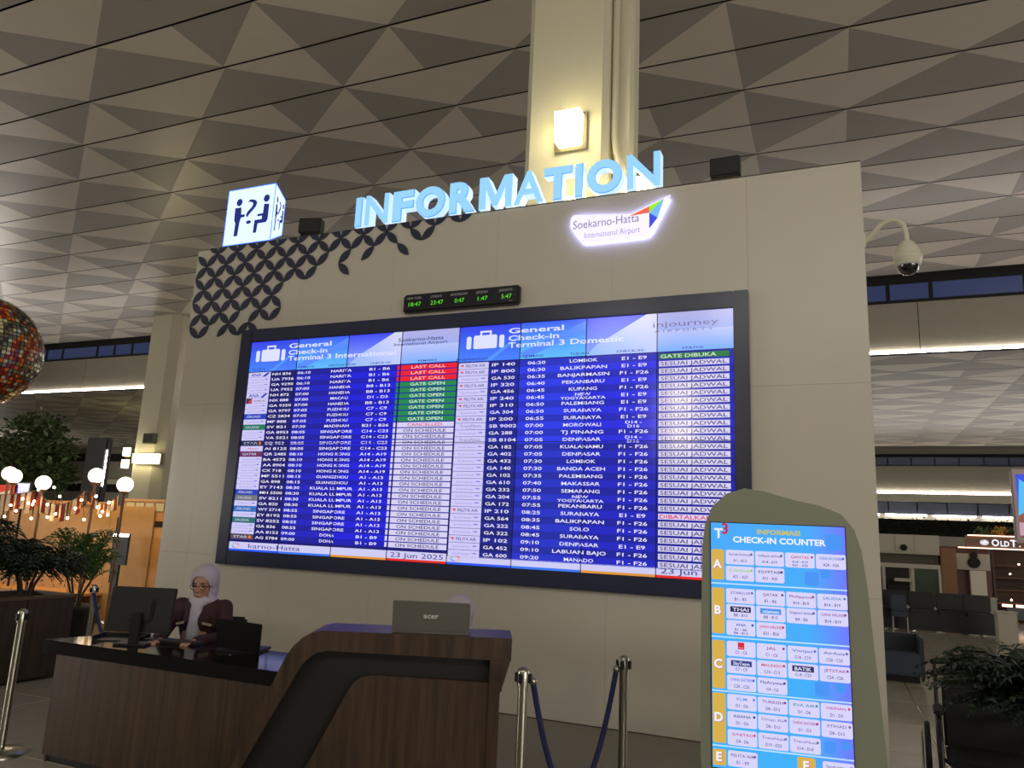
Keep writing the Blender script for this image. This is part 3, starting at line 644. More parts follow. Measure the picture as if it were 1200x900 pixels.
# ------------------------------------------------------------------ people
def blob(caps, name, m, parent, voxel=.013, smooth=6):
    """union of tapered capsules -> one continuous remeshed skin"""
    b = MB()
    for cp in caps:
        if cp[0] == 'e':
            _, c, r, M = cp; b.sphere((0, 0, 0), 1, 18, 12, M=Matrix.Translation(c) @ (M or Matrix()) @ Matrix.Diagonal((*r, 1)))
        else:
            p0, p1, r0, r1 = cp; p0, p1 = Vector(p0), Vector(p1); d = p1-p0; n = 10
            q = d.to_track_quat('Z', 'Y').to_matrix().to_4x4(); L = d.length
            prof = [(max(.001, r0*math.cos(a)), -r0*math.sin(a)) for a in [PI/2*(1-k/4) for k in range(4)]]+[(r0+(r1-r0)*k/4, L*k/4) for k in range(5)]+[(max(.001, r1*math.cos(a)), L+r1*math.sin(a)) for a in [PI/2*k/4 for k in range(1, 5)]]
            b.lathe(prof, 14, Matrix.Translation(p0) @ q)
    o = b.build(name, m)
    md = o.modifiers.new('r', 'REMESH'); md.mode = 'VOXEL'; md.voxel_size = voxel
    ms_ = o.modifiers.new('s', 'SMOOTH'); ms_.iterations = smooth; ms_.factor = .5
    dg = bpy.context.evaluated_depsgraph_get(); me = bpy.data.meshes.new_from_object(o.evaluated_get(dg))
    old = o.data; o.modifiers.clear(); o.data = me; bpy.data.meshes.remove(old)
    for p in me.polygons: p.use_smooth = True
    if not me.materials: me.materials.append(m)
    o.parent = parent; return o
SKIN = mat('skin', (176, 128, 104), .5); HIJ = mat('lavender_scarf_fabric', (176, 164, 178), .8, bump=.2, bscale=60); BLZ = mat('maroon_blazer_fabric', (52, 20, 26), .75, bump=.2, bscale=120)
BLOUSE = mat('pale_blouse_fabric', (190, 180, 186), .8); TROU = mat('dark_trousers', (28, 24, 28), .8); TIE = mat('pocket_trim_cream', (176, 160, 140), .7)
def seated(loc, rz, label, head_turn=0.0, glasses=True, blazer=BLZ):
    """local frame: person faces -y, origin on the floor under the seat; seat at .46"""
    t = thing('person', label, 'person', loc, rz)
    hz = 1.155; H = Matrix.Translation((0, -.03, hz)) @ Matrix.Rotation(head_turn, 4, 'Z') @ Matrix.Rotation(.10, 4, 'X')
    caps = [('e', (0, 0, .56), (.17, .13, .14), None), ((0, 0, .56), (0, .01, .85), .13, .14), ((0, 0, .9), (0, -.005, 1.08), .05, .045)]
    hp = lambda x, y, z: H @ Vector((x, y, z))
    HR = H.to_3x3().to_4x4()
    caps += [('e', hp(0, .005, .03), (.073, .088, .092), HR), ('e', hp(0, -.02, -.04), (.056, .066, .075), HR), ('e', hp(0, -.045, -.085), (.03, .03, .026), HR),
             (hp(0, -.085, .005), hp(0, -.107, -.025), .008, .013), ('e', hp(0, -.086, -.062), (.024, .012, .009), HR), ('e', hp(-.028, -.078, -.02), (.02, .014, .02), HR), ('e', hp(.028, -.078, -.02), (.02, .014, .02), HR)]
    elb = {-1: (-.23, -.12, .80), 1: (.23, -.10, .80)}; wr = {-1: (-.13, -.34, .795), 1: (.12, -.34, .795)}
    for sx in (-1, 1):
        caps += [((sx*.165, 0, 1.0), elb[sx], .05, .042), (elb[sx], wr[sx], .04, .028)]
        w0 = Vector(wr[sx]); caps += [('e', w0+Vector((-sx*.01, -.045, -.004)), (.036, .05, .016), None)]
        for f in range(4):
            bx = w0+Vector((-sx*.01+(f-1.5)*.018, -.085, -.003)); ln = (.034, .042, .045, .036)[f if sx > 0 else 3-f]
            caps += [(bx, bx+Vector((0, -ln, .008)), .0085, .008), (bx+Vector((0, -ln, .008)), bx+Vector((0, -ln-.026, -.008)), .008, .007)]
        tb2 = w0+Vector((-sx*.042, -.03, -.003)); caps += [(tb2, tb2+Vector((-sx*.025, -.035, 0)), .0105, .009)]
        caps += [((sx*.09, 0, .53), (sx*.11, -.40, .52), .085, .062), ((sx*.11, -.40, .52), (sx*.11, -.38, .08), .058, .04), ((sx*.11, -.36, .05), (sx*.11, -.50, .035), .04, .032)]
    body = blob(caps, 'body', SKIN, t, .011, 3)
    # clothes
    bz_ = [('e', (0, .01, .98), (.17, .105, .10), None), ('e', (0, .0, .86), (.155, .125, .17), None), ('e', (0, 0, .66), (.165, .135, .14), None), ('e', (0, -.02, .9), (.13, .125, .12), None)]
    for sx in (-1, 1):
        bz_ += [('e', (sx*.16, .005, 1.005), (.062, .065, .055), None), ((sx*.168, 0, 1.0), elb[sx], .062, .053), (elb[sx], tuple(Vector(wr[sx])*.93+Vector(elb[sx])*.07), .052, .041)]
    bzo = blob(bz_, 'blazer', blazer, t, .012, 6)
    tr = [('e', (0, .02, .56), (.178, .145, .12), None)]
    for sx in (-1, 1): tr += [((sx*.09, 0, .53), (sx*.11, -.40, .52), .097, .074), ((sx*.11, -.40, .52), (sx*.11, -.37, .12), .07, .06)]
    blob(tr, 'trousers', TROU, t, .014, 4)
    for sx in (-1, 1): MB().bbox(sx*.11-.045, sx*.11+.045, -.53, -.32, 0, .075, .02).build('shoe', BLACKM, t)
    # blouse / scarf front showing between the lapels
    blob([((0, -.095, 1.03), (0, -.118, .80), .042, .05), ((0, -.118, .80), (0, -.118, .66), .05, .045), ('e', (0, -.055, 1.045), (.075, .06, .045), None)], 'scarf_front', BLOUSE, t, .011, 4)
    for sx in (-1, 1):
        MB().box(-.035, .035, -.006, .006, -.008, .008, M=Matrix.Translation((sx*.1, -.128, .89)) @ Matrix.Rotation(sx*.25, 4, 'Y') @ Matrix.Rotation(sx*.35, 4, 'Z')).build('pocket_trim', TIE, bzo)
    # hijab: shell around the head, open at the face
    hj = [('e', hp(0, .028, .045), (.098, .108, .107), HR), ('e', hp(0, .045, -.03), (.09, .09, .11), HR), ('e', (0, .0, 1.04), (.105, .085, .055), None), ('e', hp(0, -.015, -.12), (.07, .07, .045), HR)]
    hij = blob(hj, 'hijab', HIJ, t, .01, 4)
    bm = bmesh.new(); bm.from_mesh(hij.data); Hi = H.inverted()
    dele = [v for v in bm.verts if (lambda q: q.y < -.028 and (q.x/.062)**2+((q.z+.018)/.09)**2 < 1)(Hi @ v.co)]
    bmesh.ops.delete(bm, geom=dele, context='VERTS'); bm.to_mesh(hij.data); bm.free()
    sl = hij.modifiers.new('thickness', 'SOLIDIFY'); sl.thickness = .006; sl.offset = 1
    # face details
    EY = mat('eye_dark', (30, 22, 20), .2); LIP = mat('lips', (150, 78, 76), .5)
    for sx in (-1, 1):
        MB().sphere((sx*.031, -.079, .004), .009, 10, 8, M=H, sc=(1.3, .6, .8)).build('eye', EY, body)
        MB().tube([H @ Vector((sx*.014, -.09, .027)), H @ Vector((sx*.032, -.089, .032)), H @ Vector((sx*.05, -.078, .026))], .003, 6).build('eyebrow', EY, body)
    MB().sphere((0, -.0965, -.062), .012, 10, 8, M=H, sc=(1.7, .5, .55)).build('mouth', LIP, body)
    if glasses:
        g_ = MB()
        for sx in (-1, 1):
            g_.tube([H @ Vector((sx*.033+.025*math.cos(a), -.096+abs(math.cos(a))*.004, .002+.019*math.sin(a))) for a in [2*PI*k/14 for k in range(14)]], .0022, 6, closed=True)
            g_.tube([H @ Vector((sx*.058, -.092, .006)), H @ Vector((sx*.082, -.04, .008))], .002, 6)
        g_.tube([H @ Vector((-.008, -.1, .005)), H @ Vector((.008, -.1, .005))], .002, 6)
        g_.build('glasses', EY, t)
    return t
def office_chair(loc, rz, label):
    t = thing('office_chair', label, 'chair', loc, rz, 'staff chairs behind the desk'); CH = mat('chair_fabric', (24, 24, 28), .8)
    MB().bbox(-.23, .23, -.22, .24, .38, .45, .03).build('seat', CH, t)
    MB().bbox(-.2, .2, .24, .29, .55, .88, .02).build('backrest', CH, t)
    MB().box(-.03, .03, .26, .285, .4, .6).build('back_bar', BLACKM, t)
    MB().tube([(0, 0, .06), (0, 0, .39)], .025, 10).build('column', STEEL, t)
    for k in range(5):
        a = 2*PI*k/5; ba = MB().tube([(0, 0, .09), (.26*math.cos(a), .26*math.sin(a), .06)], [.025, .015], 8).build('base_arm', BLACKM, t)
        MB().sphere((.26*math.cos(a), .26*math.sin(a), .03), .03, 10, 8).build('caster', BLACKM, ba)
seated((1.87, -2.27, -.02), .36, 'seated person in a lavender headscarf, glasses and dark maroon blazer at the counter', .0)
office_chair((1.87, -2.2, 0), .36, 'dark office chair under the person in glasses')
p2 = seated((3.94, -2.1, 0), .3, 'seated person in a pale headscarf mostly hidden behind the silver laptop', .1, False); p2.scale = (.94, .94, .915)
office_chair((3.94, -2.03, 0), .3, 'dark office chair behind the raised end of the desk')

# ------------------------------------------------------------------ stanchions and ropes
def stanchion(x, y, label, h=.95):
    t = thing('stanchion', label, 'barrier post', (x, y, 0), 0, 'steel barrier posts')
    MB().lathe([(.16, 0), (.16, .012), (.14, .03), (.06, .045), (.03, .05)], 28).build('base', STEEL, t)
    MB().lathe([(.0255, .045), (.0255, h-.09)], 18).build('post', STEEL, t)
    hd_ = MB().lathe([(.032, h-.09), (.032, h-.02), (.028, h-.01), (.01, h)], 18).build('head', STEEL, t)
    for a in (0, PI/2, PI, 3*PI/2): MB().box(.028, .044, -.01, .01, h-.075, h-.03, M=Matrix.Rotation(a, 4, 'Z')).build('rope_slot', BLACKM, hd_)
ST = [(4.77, -3.02, 'steel barrier post beside the raised desk end'), (5.10, -2.27, 'steel barrier post between the desk and the check-in kiosk'), (1.0, -3.05, 'steel barrier post left of the desk, before the planter'), (-.45, -1.32, 'steel barrier post behind the black monitor')]
for x, y, l in ST: stanchion(x, y, l)
ROPE = mat('navy_rope', (26, 36, 84), .8, bump=.4, bscale=150)
def rope(a, b, sag, label):
    t = thing('barrier_rope', label, 'rope', ((a[0]+b[0])/2, (a[1]+b[1])/2, a[2]-sag)); o = Vector(t.location); a, b = Vector(a), Vector(b)
    MB().tube([a.lerp(b, k/20)-Vector((0, 0, sag*(1-(2*k/20-1)**2)))-o for k in range(21)], .016, 8).build('cord', ROPE, t)
    for p in (a, b): MB().sphere(p-o, .022, 10, 8).build('end_hook', STEEL, t)
rope((4.80, -2.96, .875), (5.07, -2.32, .875), .62, 'navy rope sagging between the two posts right of the desk')
rope((-.40, -1.36, .875), (1.37, -2.43, .66), .22, 'dark rope from the post behind the black monitor to the desk end')

# ------------------------------------------------------------------ check-in kiosk
ky = math.radians(7)
kk = thing('checkin_kiosk', 'rounded silver-green standing kiosk showing the check-in counter list', 'kiosk', (5.684, -2.83, 0), ky)
KG = mat('silver_green_paint', (138, 141, 122), .38, .15, noise=.03, nscale=300)
ol = [(-.045, 0.52), (-.055, .62), (-.05, 1.2), (-.042, 1.6), (-.028, 1.71), (.012, 1.80), (.08, 1.862), (.165, 1.89), (.26, 1.876), (.38, 1.842), (.515, 1.814), (.61, 1.776), (.665, 1.705), (.692, 1.61), (.712, 1.44), (.728, 1.18), (.745, .93), (.76, .69), (.765, .5), (.74, .46), (0, .46)]
MB().prism(ol, -.03, .06).build('body_panel', KG, kk)
MB().prism([(.02, .02), (.70, .02), (.70, .5), (.02, .5)], .0, .055).build('pedestal', KG, kk)
MB().bbox(-.1, .82, -.2, .32, 0, .02, .006).build('foot_plate', mat('kiosk_foot', (86, 80, 76), .4), kk)
KW = .622; KT = 1.715; KH = 1.14
MB().box(-.004, KW+.004, -.034, -.03, KT-KH-.004, KT+.004).build('screen_rim', BLACKM, kk)
s = SM(); kz = lambda v: KT-v*KW; ku = lambda u: u*KW
s.rect(0, KW, KT-KH, KT, (62, 176, 250), 0, (70, 170, 250)); s.poly([(ku(.72), KT-KH), (KW, KT-KH), (KW, KT), (ku(.72), KT)], [(64, 172, 250), (110, 120, 255), (110, 120, 255), (66, 172, 250)], 1)
for (x, z, r) in ((.75, .4, .1), (.92, .12, .12), (.85, .36, .07), (.8, 1.2, .1), (.93, 1.18, .07), (.84, 1.6, .08), (.95, 1.58, .06)): s.rrect(ku(x-r/2), min(KW, ku(x+r/2)), kz(z+r/2), kz(z-r/2), .012, (70, 148, 245), 2)
s.text('T', ku(.06), kz(.118), .044, (235, 240, 255), 3, bold=.03); s.text('3', ku(.11), kz(.085), .05, (190, 40, 70), 4, bold=.03, width=.03)
s.text('INFORMASI', ku(.515), kz(.078), .022, (206, 190, 70), 3, width=ku(.32), bold=.03); s.text('CHECK-IN COUNTER', ku(.515), kz(.148), .027, (240, 244, 255), 3, width=ku(.69), bold=.03)
s.build('screen', kk, (0, -.0345, 0))
def ksec(letter, v0, v1, x0=.004, x1=.1):
    s = SM(); s.rrect(ku(x0), ku(x1), kz(v1), kz(v0), .008, (216, 176, 74), 2); s.text(letter, ku((x0+x1)/2), kz((v0+v1)/2)-.018, .038, (190, 120, 160), 3, bold=.05, res=3); s.text(letter, ku((x0+x1)/2)-.002, kz((v0+v1)/2)-.016, .038, (244, 244, 255), 4, bold=.03, res=3)
    return s.build('section_tag', kk, (0, -.0345, 0))
for l, a, b in (('A', .21, .445), ('B', .507, .855), ('C', .905, 1.262), ('D', 1.295, 1.655), ('E', 1.7, 1.815)): ksec(l, a, b)
ksec('F', 1.69, 1.815, .61, .735)
s = SM()
for v in (.472, .878, 1.278, 1.674): s.rect(0, KW, kz(v+.006), kz(v-.004), (190, 225, 255), 2)
s.build('divider_lines', kk, (0, -.0345, 0))
N_, R_, P_, G_, B_ = (90, 90, 160), (200, 40, 70), (150, 60, 150), (150, 200, 60), (60, 110, 200)
CELLS = [(.21, ['Garuda Indonesia|A1 - A13', N_], ['malaysia airlines|A14 - A19', N_], ['QANTAS|A14 - A19/A21 - A26', R_], ['CHINA SOUTHERN|A24 - A26', B_]), (.335, ['Citilink|A21 - A23', G_], ['EGYPTAIR|A21 - A26', (50, 50, 120)]),
         (.507, ['STARLUX|B1 - B3', N_], ['QATAR|B1 - B6', (110, 50, 110)], ['Philippine|B14 - B19', P_], ['SAUDIA|B14 - B19', (50, 130, 190)]), (.627, ['THAI|B8 - B13', (30, 30, 90), 1], ['xiamen|B8 - B13', (70, 150, 235), 1], ['Singapore Airlines|B4 - B6', N_], ['CHINA AIRLINES|B14 - B19', P_]), (.748, ['ANA|B1 - B6/B8 - B13', (40, 60, 170)], ['JAPAN AIRLINES|B21 - B26', R_]),
         (.905, ['Emirates|C1 - C6', (210, 40, 60), 2], ['JAL|C1 - C6', (150, 40, 120)], ['Vietjet|C14 - C19', B_], ['AirAsia|C20 - C23', N_]), (1.03, ['SkyTeam|C7 - C9', (50, 60, 140), 1], ['MALINDO|C10 - C13', R_], ['BATIK|C14 - C23', (40, 40, 110), 1], ['JETSTAR|C24 - C26', P_]), (1.155, ['CHINA EASTERN|C20 - C22', (90, 110, 230)], ['FlyArystan|C4 - C6', (60, 60, 150)]),
         (1.295, ['KLM|D1 - D6', (70, 140, 220)], ['TURKISH|D8 - D13', (120, 60, 140)], ['EVA AIR|D1 - D6', (40, 140, 170)], ['HAINAN|D1 - D3', (200, 50, 150)]), (1.42, ['ASIANA|D1 - D3', (50, 50, 120)], ['Oman Air|D8 - D13', (130, 120, 190)], ['CHINA EASTERN|D1 - D3', (170, 50, 140)], ['ETIHAD|D8 - D13', (120, 100, 170)]), (1.55, ['JUNEYAO|D4 - D6', (190, 50, 120)], ['TransNusa|D19 - D23', (120, 110, 180)], ['TransNusa|D14 - D18', (120, 110, 180)]), (1.7, ['PELITA AIR|E1 - E9', (110, 80, 150)]), (1.7, None, None, None, ['Garuda Indonesia|F1 - F26', N_])]
for row in CELLS:
    v0 = row[0]
    for ci, cell in enumerate(row[1:]):
        if not cell: continue
        if len(row) == 5 and row[1] is None: ci = 3
        x0 = ku(.114+.2235*min(ci, 3)); x1 = min(KW, x0+ku(.214)); z1 = kz(v0); z0 = kz(v0+.112); s = SM(); s.rrect(x0, x1, z0, z1, .008, (216, 212, 250), 2)
        nm, cts = cell[0].split('|'); style = cell[2] if len(cell) > 2 else 0; cx = (x0+x1)/2
        if style == 1: s.rect(cx-.048, cx+.048, z1-.036, z1-.01, cell[1], 3); s.text(nm, cx, z1-.031, .015, (230, 230, 250), 4, width=.075, bold=.015)
        elif style == 2: s.rect(cx-.015, cx+.015, z1-.036, z1-.004, cell[1], 3); s.text(nm, cx, z1-.03, .005, (240, 210, 220), 4, width=.022, bold=0)
        else:
            s.text(nm, cx, z1-.026, .012, cell[1], 3, width=min(.105, .012*len(nm)+.01), bold=.01); s.disc(x1-.012, z1-.018, .006, .006, cell[1], 3, 8)
        ct = cts.split('/')
        if len(ct) == 1: s.text(ct[0], cx, z0+.013, .0135, (80, 76, 150), 3, width=.0078*len(ct[0]), bold=.012)
        else:
            s.text(ct[0], cx, z0+.022, .011, (80, 76, 150), 3, width=.008*len(ct[0]), bold=.012); s.text(ct[1], cx, z0+.006, .011, (80, 76, 150), 3, width=.008*len(ct[1]), bold=.012)
        s.build('counter_cell', kk, (0, -.0345, 0))

# ------------------------------------------------------------------ foliage helpers
def leaf_mat(name, a, b): return mat(name, a, .5, noise=.45, nscale=9)
FERN = leaf_mat('dark_fern_green', (30, 46, 26), 0); BUSH = leaf_mat('bush_green', (62, 92, 40), 0); TREEL = leaf_mat('tree_leaf_green', (74, 92, 52), 0); TRUNK = mat('bark', (58, 44, 32), .8, noise=.3, nscale=30)
def frond_crown(c, n, L, rise, droop, seed, leaf=.09, per=16, b=None):
    r = random.Random(seed); b = b or MB(); c = Vector(c)
    for k in range(n):
        a = r.uniform(0, 2*PI); l = L*r.uniform(.7, 1.1); up = rise*r.uniform(.3, 1.3); d = Vector((math.cos(a), math.sin(a), 0)); sd = Vector((-d.y, d.x, 0)); pp = []
        for i in range(per+1):
            t = i/per; pp.append(c+d*(l*t)+Vector((0, 0, up*math.sin(t*PI*.62)-droop*t*t)))
        b.tube(pp[::4], .006, 4)
        for i in range(2, per+1):
            t = i/per; w_ = leaf*math.sin(PI*min(1, t*.9+.12)); tg = (pp[i]-pp[i-1]).normalized()
            for sgn in (-1, 1):
                p = pp[i]; tip = p+sd*(sgn*w_)+tg*(w_*.6)+Vector((0, 0, r.uniform(-.02, .02))); m = (p+tip)/2+tg*.012+Vector((0, 0, .012))
                b.add([p-tg*.008, m, tip, m-tg*.028], [(0, 1, 2, 3)])
    return b
def leaf_cloud(clumps, n, size, seed):
    r = random.Random(seed); b = MB()
    for (c, rad) in clumps:
        c = Vector(c)
        for k in range(n):
            while True:
                v = Vector((r.uniform(-1, 1), r.uniform(-1, 1), r.uniform(-1, 1)))
                if v.length < 1: break
            p = c+Vector((v.x*rad[0], v.y*rad[1], v.z*rad[2])); s_ = size*r.uniform(.6, 1.3)
            u = Vector((r.uniform(-1, 1), r.uniform(-1, 1), r.uniform(-.7, .7))).normalized(); q = u.cross(Vector((r.uniform(-1, 1), r.uniform(-1, 1), 1))).normalized()
            b.add([p, p+u*s_*.5+q*s_*.28, p+u*s_, p+u*s_*.5-q*s_*.28], [(0, 1, 2, 3)])
    return b

# ------------------------------------------------------------------ planter with ferns, left
pb = thing('planter_box', 'long dark brown planter box left of the desk', 'planter', (-1.35, -2.1, 0))
for k in range(4): MB().box(.33, .35, -1.0+k*.505, -.5+k*.505, .04, .78).build('side_board', WOOD2, pb)
MB().box(-.35, .33, -1.0, 1.02, .02, .74).build('box_body', WOOD2, pb)
b = MB(); b.box(.30, .37, -1.02, 1.04, .78, .81); b.box(-.37, -.3, -1.02, 1.04, .74, .81); b.box(-.3, .3, .98, 1.04, .74, .81); b.box(-.3, .3, -1.02, -.96, .74, .81); b.build('rim', mat('planter_rim', (86, 66, 50), .5), pb)
MB().box(-.3, .3, -.96, .98, .74, .76).build('soil', mat('soil', (30, 22, 16), .9, bump=.5, bscale=40), pb)
def shrub(loc, label, seed, cz, L, n, m=FERN, stems=4, rise=.28, droop=.3, leaf=.1, grp=None, name='potted_fern'):
    t = thing(name, label, 'plant', loc, 0, grp); r = random.Random(seed); cen = []
    for k in range(stems):
        a = 2*PI*k/stems+.4; p = (.16*math.cos(a), .16*math.sin(a), cz+r.uniform(-.06, .08)); cen.append(p)
        MB().tube([(.05*math.cos(a), .05*math.sin(a), 0), (.08*math.cos(a), .08*math.sin(a), cz*.5), p], [.02, .016, .012], 6).build('stem', TRUNK, t)
    b = MB()
    for k, p in enumerate(cen): frond_crown(p, n, L, rise, droop, seed*10+k, leaf, 14, b)
    o = b.build('foliage', m, t); o['kind'] = 'stuff'
    return t
shrub((-1.30, -1.42, .765), 'dark spreading fern in the brown planter nearest the wall', 11, .27, .5, 30, grp='ferns in the brown planter')
shrub((-1.36, -2.75, .765), 'dark fern at the front end of the brown planter', 12, .3, .5, 26, grp='ferns in the brown planter')
shrub((-1.42, -2.05, .765), 'taller dark fern in the middle of the brown planter', 13, .5, .5, 24, grp='ferns in the brown planter')
def pot(loc, r, h, label, name='plant_pot'):
    t = thing(name, label, 'pot', loc); MB().lathe([(r*.72, 0), (r*.8, h*.1), (r, h*.92), (r*1.06, h*.93), (r*1.06, h), (r*.92, h), (r*.9, h*.9), (.02, h*.9)], 22).build('vessel', mat('dark_pot', (34, 30, 28), .5), t); return t
pot((-2.55, .15, 0), .28, .5, 'dark pot on the floor before the orange stall')
shrub((-2.55, .15, .46), 'bright green leafy bush in front of the orange stall', 21, .38, .42, 20, m=BUSH, rise=.5, droop=.12, leaf=.08)
# plant right
pot((7.2, -2.42, 0), .2, .5, 'dark pot in front of the wheelchair at the right edge')
shrub((7.2, -2.42, .47), 'dense dark green cycad in front of the wheelchair at the right edge', 31, .46, .48, 44, rise=.2, droop=.07, leaf=.08, stems=5)

# ------------------------------------------------------------------ wheelchair
wc = thing('wheelchair', 'dark empty wheelchair at the lower right, half hidden behind the cycad', 'wheelchair', (7.03, -1.5, 0), -.08)
WB = mat('wheelchair_vinyl', (11, 11, 13), .7); WF = mat('wheelchair_frame', (40, 30, 34), .35, .4); RUB = mat('rubber', (18, 18, 18), .7)
MB().bbox(-.22, .22, .22, .26, .46, .88, .015).build('backrest', WB, wc); MB().bbox(-.22, .22, -.2, .22, .45, .49, .015).build('seat', WB, wc)
for sx in (-1, 1):
    x = sx*.25
    MB().tube([(x, .25, .42), (x, .25, .9), (x, .28, .93), (x, .38, .93)], .013, 8).build('push_handle', WF, wc)
    MB().tube([(x, .24, .66), (x, .12, .70), (x, -.12, .69), (x, -.22, .64), (x, -.25, .55), (x, -.25, .25)], .016, 8).build('arm_rail', WF, wc)
    MB().bbox(x-.025, x+.025, -.14, .14, .70, .73, .01).build('armrest', WB, wc)
    MB().tube([(x, .22, .44), (x, -.25, .44)], .013, 8).build('side_rail', WF, wc); MB().tube([(x, .22, .25), (x, -.25, .46)], .012, 8).build('brace', WF, wc)
    X = sx*.31
    wh = MB().tube([(X, .18+.29*math.cos(a), .305+.29*math.sin(a)) for a in [2*PI*k/36 for k in range(36)]], .016, 8, closed=True).build('wheel', RUB, wc)
    MB().tube([(X+sx*.03, .18+.25*math.cos(a), .305+.25*math.sin(a)) for a in [2*PI*k/36 for k in range(36)]], .008, 6, closed=True).build('hand_rim', STEEL, wh)
    sp = MB()
    for k in range(16): a = 2*PI*k/16; sp.tube([(X, .18, .305), (X, .18+.28*math.cos(a), .305+.28*math.sin(a))], .002, 4)
    sp.build('spokes', STEEL, wh); MB().tube([(X-.03, .18, .305), (X+.03, .18, .305)], .03, 10).build('hub', WF, wh)
    MB().tube([(x, -.30+.06*math.cos(a), .075+.065*math.sin(a)) for a in [2*PI*k/18 for k in range(18)]], .011, 6, closed=True).build('front_caster', RUB, wc)
    MB().tube([(x, -.25, .26), (x, -.30, .08)], .012, 6).build('caster_fork', WF, wc)
    MB().tube([(sx*.2, -.25, .44), (sx*.18, -.40, .12)], .012, 6).build('leg_rest', WF, wc); MB().bbox(sx*.12-.07, sx*.12+.07, -.5, -.36, .1, .115, .004).build('footplate', RUB, wc)
MB().tube([(-.25, 0, .1), (.25, .1, .44)], .011, 6).build('cross_brace', WF, wc); MB().tube([(.25, 0, .1), (-.25, .1, .44)], .011, 6).build('cross_brace', WF, wc)

# ------------------------------------------------------------------ mosaic ball
mbp = (-2.62, -1.5, 3.38)
ball = thing('mosaic_ball', 'large mosaic ball of red, orange and silver chips at the left edge', 'ornament', mbp)
mc = [mat('chip_red', (150, 38, 24), .25), mat('chip_orange', (214, 112, 30), .25), mat('chip_silver', (150, 146, 120), .15, .8), mat('chip_slate', (52, 56, 64), .2), mat('chip_brown', (86, 56, 30), .3), mat('chip_cream', (206, 196, 150), .25)]
MB().sphere((0, 0, 0), .63, 40, 24).build('core', mat('ball_core', (46, 30, 20), .6), ball)
tiles = [MB() for _ in mc]; rr = random.Random(4)
for i in range(44):
    t0, t1 = -PI/2+PI*i/44, -PI/2+PI*(i+1)/44; n = max(4, int(88*math.cos((t0+t1)/2)))
    for k in range(n):
        a0, a1 = 2*PI*(k+.1)/n, 2*PI*(k+.9)/n; mid = Vector((math.cos((a0+a1)/2)*math.cos(t0), math.sin((a0+a1)/2)*math.cos(t0), math.sin(t0)))
        v = .8*math.sin(5*mid.x+3.1*mid.z+1)+.8*math.sin(4*mid.y-5*mid.z)+.9*rr.uniform(-1, 1)+1.5*(mid.x*.75+mid.y*.3-mid.z*.45)-.5
        ci = 0 if v > 1.0 else 1 if v > .6 else 5 if v > .35 else 2 if v > -.5 else 3 if v > -1.1 else 4
        R_b = .637+rr.uniform(0, .01); tt0 = t0+.1*(t1-t0); tt1 = t1-.1*(t1-t0)
        tiles[ci].add([(R_b*math.cos(t)*math.cos(a), R_b*math.cos(t)*math.sin(a), R_b*math.sin(t)) for t, a in ((tt0, a0), (tt0, a1), (tt1, a1), (tt1, a0))], [(0, 1, 2, 3)])
for b, m in zip(tiles, mc): b.build('mosaic_chips', m, ball)['kind'] = 'stuff'
MB().tube([(0, 0, -3.36), (0, 0, -.6)], .05, 10).build('stand_pole', BLACKM, ball); MB().lathe([(.4, -3.375), (.4, -3.35), (.06, -3.3)], 24).build('stand_base', BLACKM, ball)

# ------------------------------------------------------------------ orange stall with globe lamps, bunting and fairy lights
OR = mat('orange_plywood', (200, 150, 86), .55, noise=.16, nscale=5); OR2 = mat('orange_board', (214, 150, 78), .55, noise=.1, nscale=7)
sl_ = thing('market_stall', 'orange plywood stall wall behind the globe lamps', 'stall', (-5.6, 2.0, 0))
x = -9.0
while x < -4.3:
    MB().box(x+5.6+.004, x+5.6+.93-.004, -.02, .02, .02, 1.78).build('board', OR, sl_); x += .93
MB().box(-3.4, 1.25, .02, .06, .0, 1.74).build('back_frame', WOOD2, sl_); MB().box(-3.4, 1.25, -.04, .04, 1.78, 1.83).build('top_rail', OR2, sl_)
MB().box(-3.4, 1.3, -.6, -.56, 0, .40).build('counter_front', OR, sl_)
MB().box(-3.4, 1.3, -.6, -.02, .40, .44).build('counter_top', OR2, sl_)
sc_ = thing('stall_cabinet', 'orange stall cabinet with three dark slots beside the information wall', 'cabinet', (-3.66, 2.0, 0))
MB().box(-.46, .42, 0, .5, 0, 1.86).build('body', OR2, sc_)
for k in range(3): MB().box(-.31+k*.28, -.09+k*.28, -.006, .002, 1.48, 1.57).build('slot', DARK, sc_)
for k in range(4): MB().box(-.40+k*.21, -.23+k*.21, -.012, .004, 1.72, 1.84).build('inset_tile', mat('pale_inset', (206, 190, 140), .5), sc_)
MB().box(-.52, -.46, -.04, .02, .6, 1.6).build('dark_post', DARK, sc_)
MB().box(-.46, .42, -.02, .5, 1.86, 1.9).build('top_board', OR, sc_)
kt = thing('till_screen', 'small till screen with a white-lit top in front of the cabinet', 'screen', (-3.72, 1.7, 0))
MB().box(-.16, .16, -.02, .02, .9, 1.36).build('panel', BLACKM, kt); MB().box(-.16, .16, -.03, -.02, 1.32, 1.36).build('light_bar', LEDW, kt); MB().box(-.03, .03, -.02, .02, 0, .9).build('post', BLACKM, kt)
GL = mat('globe_glass', (255, 240, 220), .4, emit=4.0, ergb=(255, 232, 205)); POLE = mat('lamp_pole', (120, 84, 50), .5)
GP = [(-5.66, 2.2), (-5.36, 2.15), (-4.68, 2.06), (-3.58, 2.18), (-2.98, 2.06)]
GLB = ['globe lamp at the very left picture edge', 'globe lamp second from the left picture edge', 'globe lamp below the tree crown', 'globe lamp in front of the dark totem', 'globe lamp nearest the information wall']
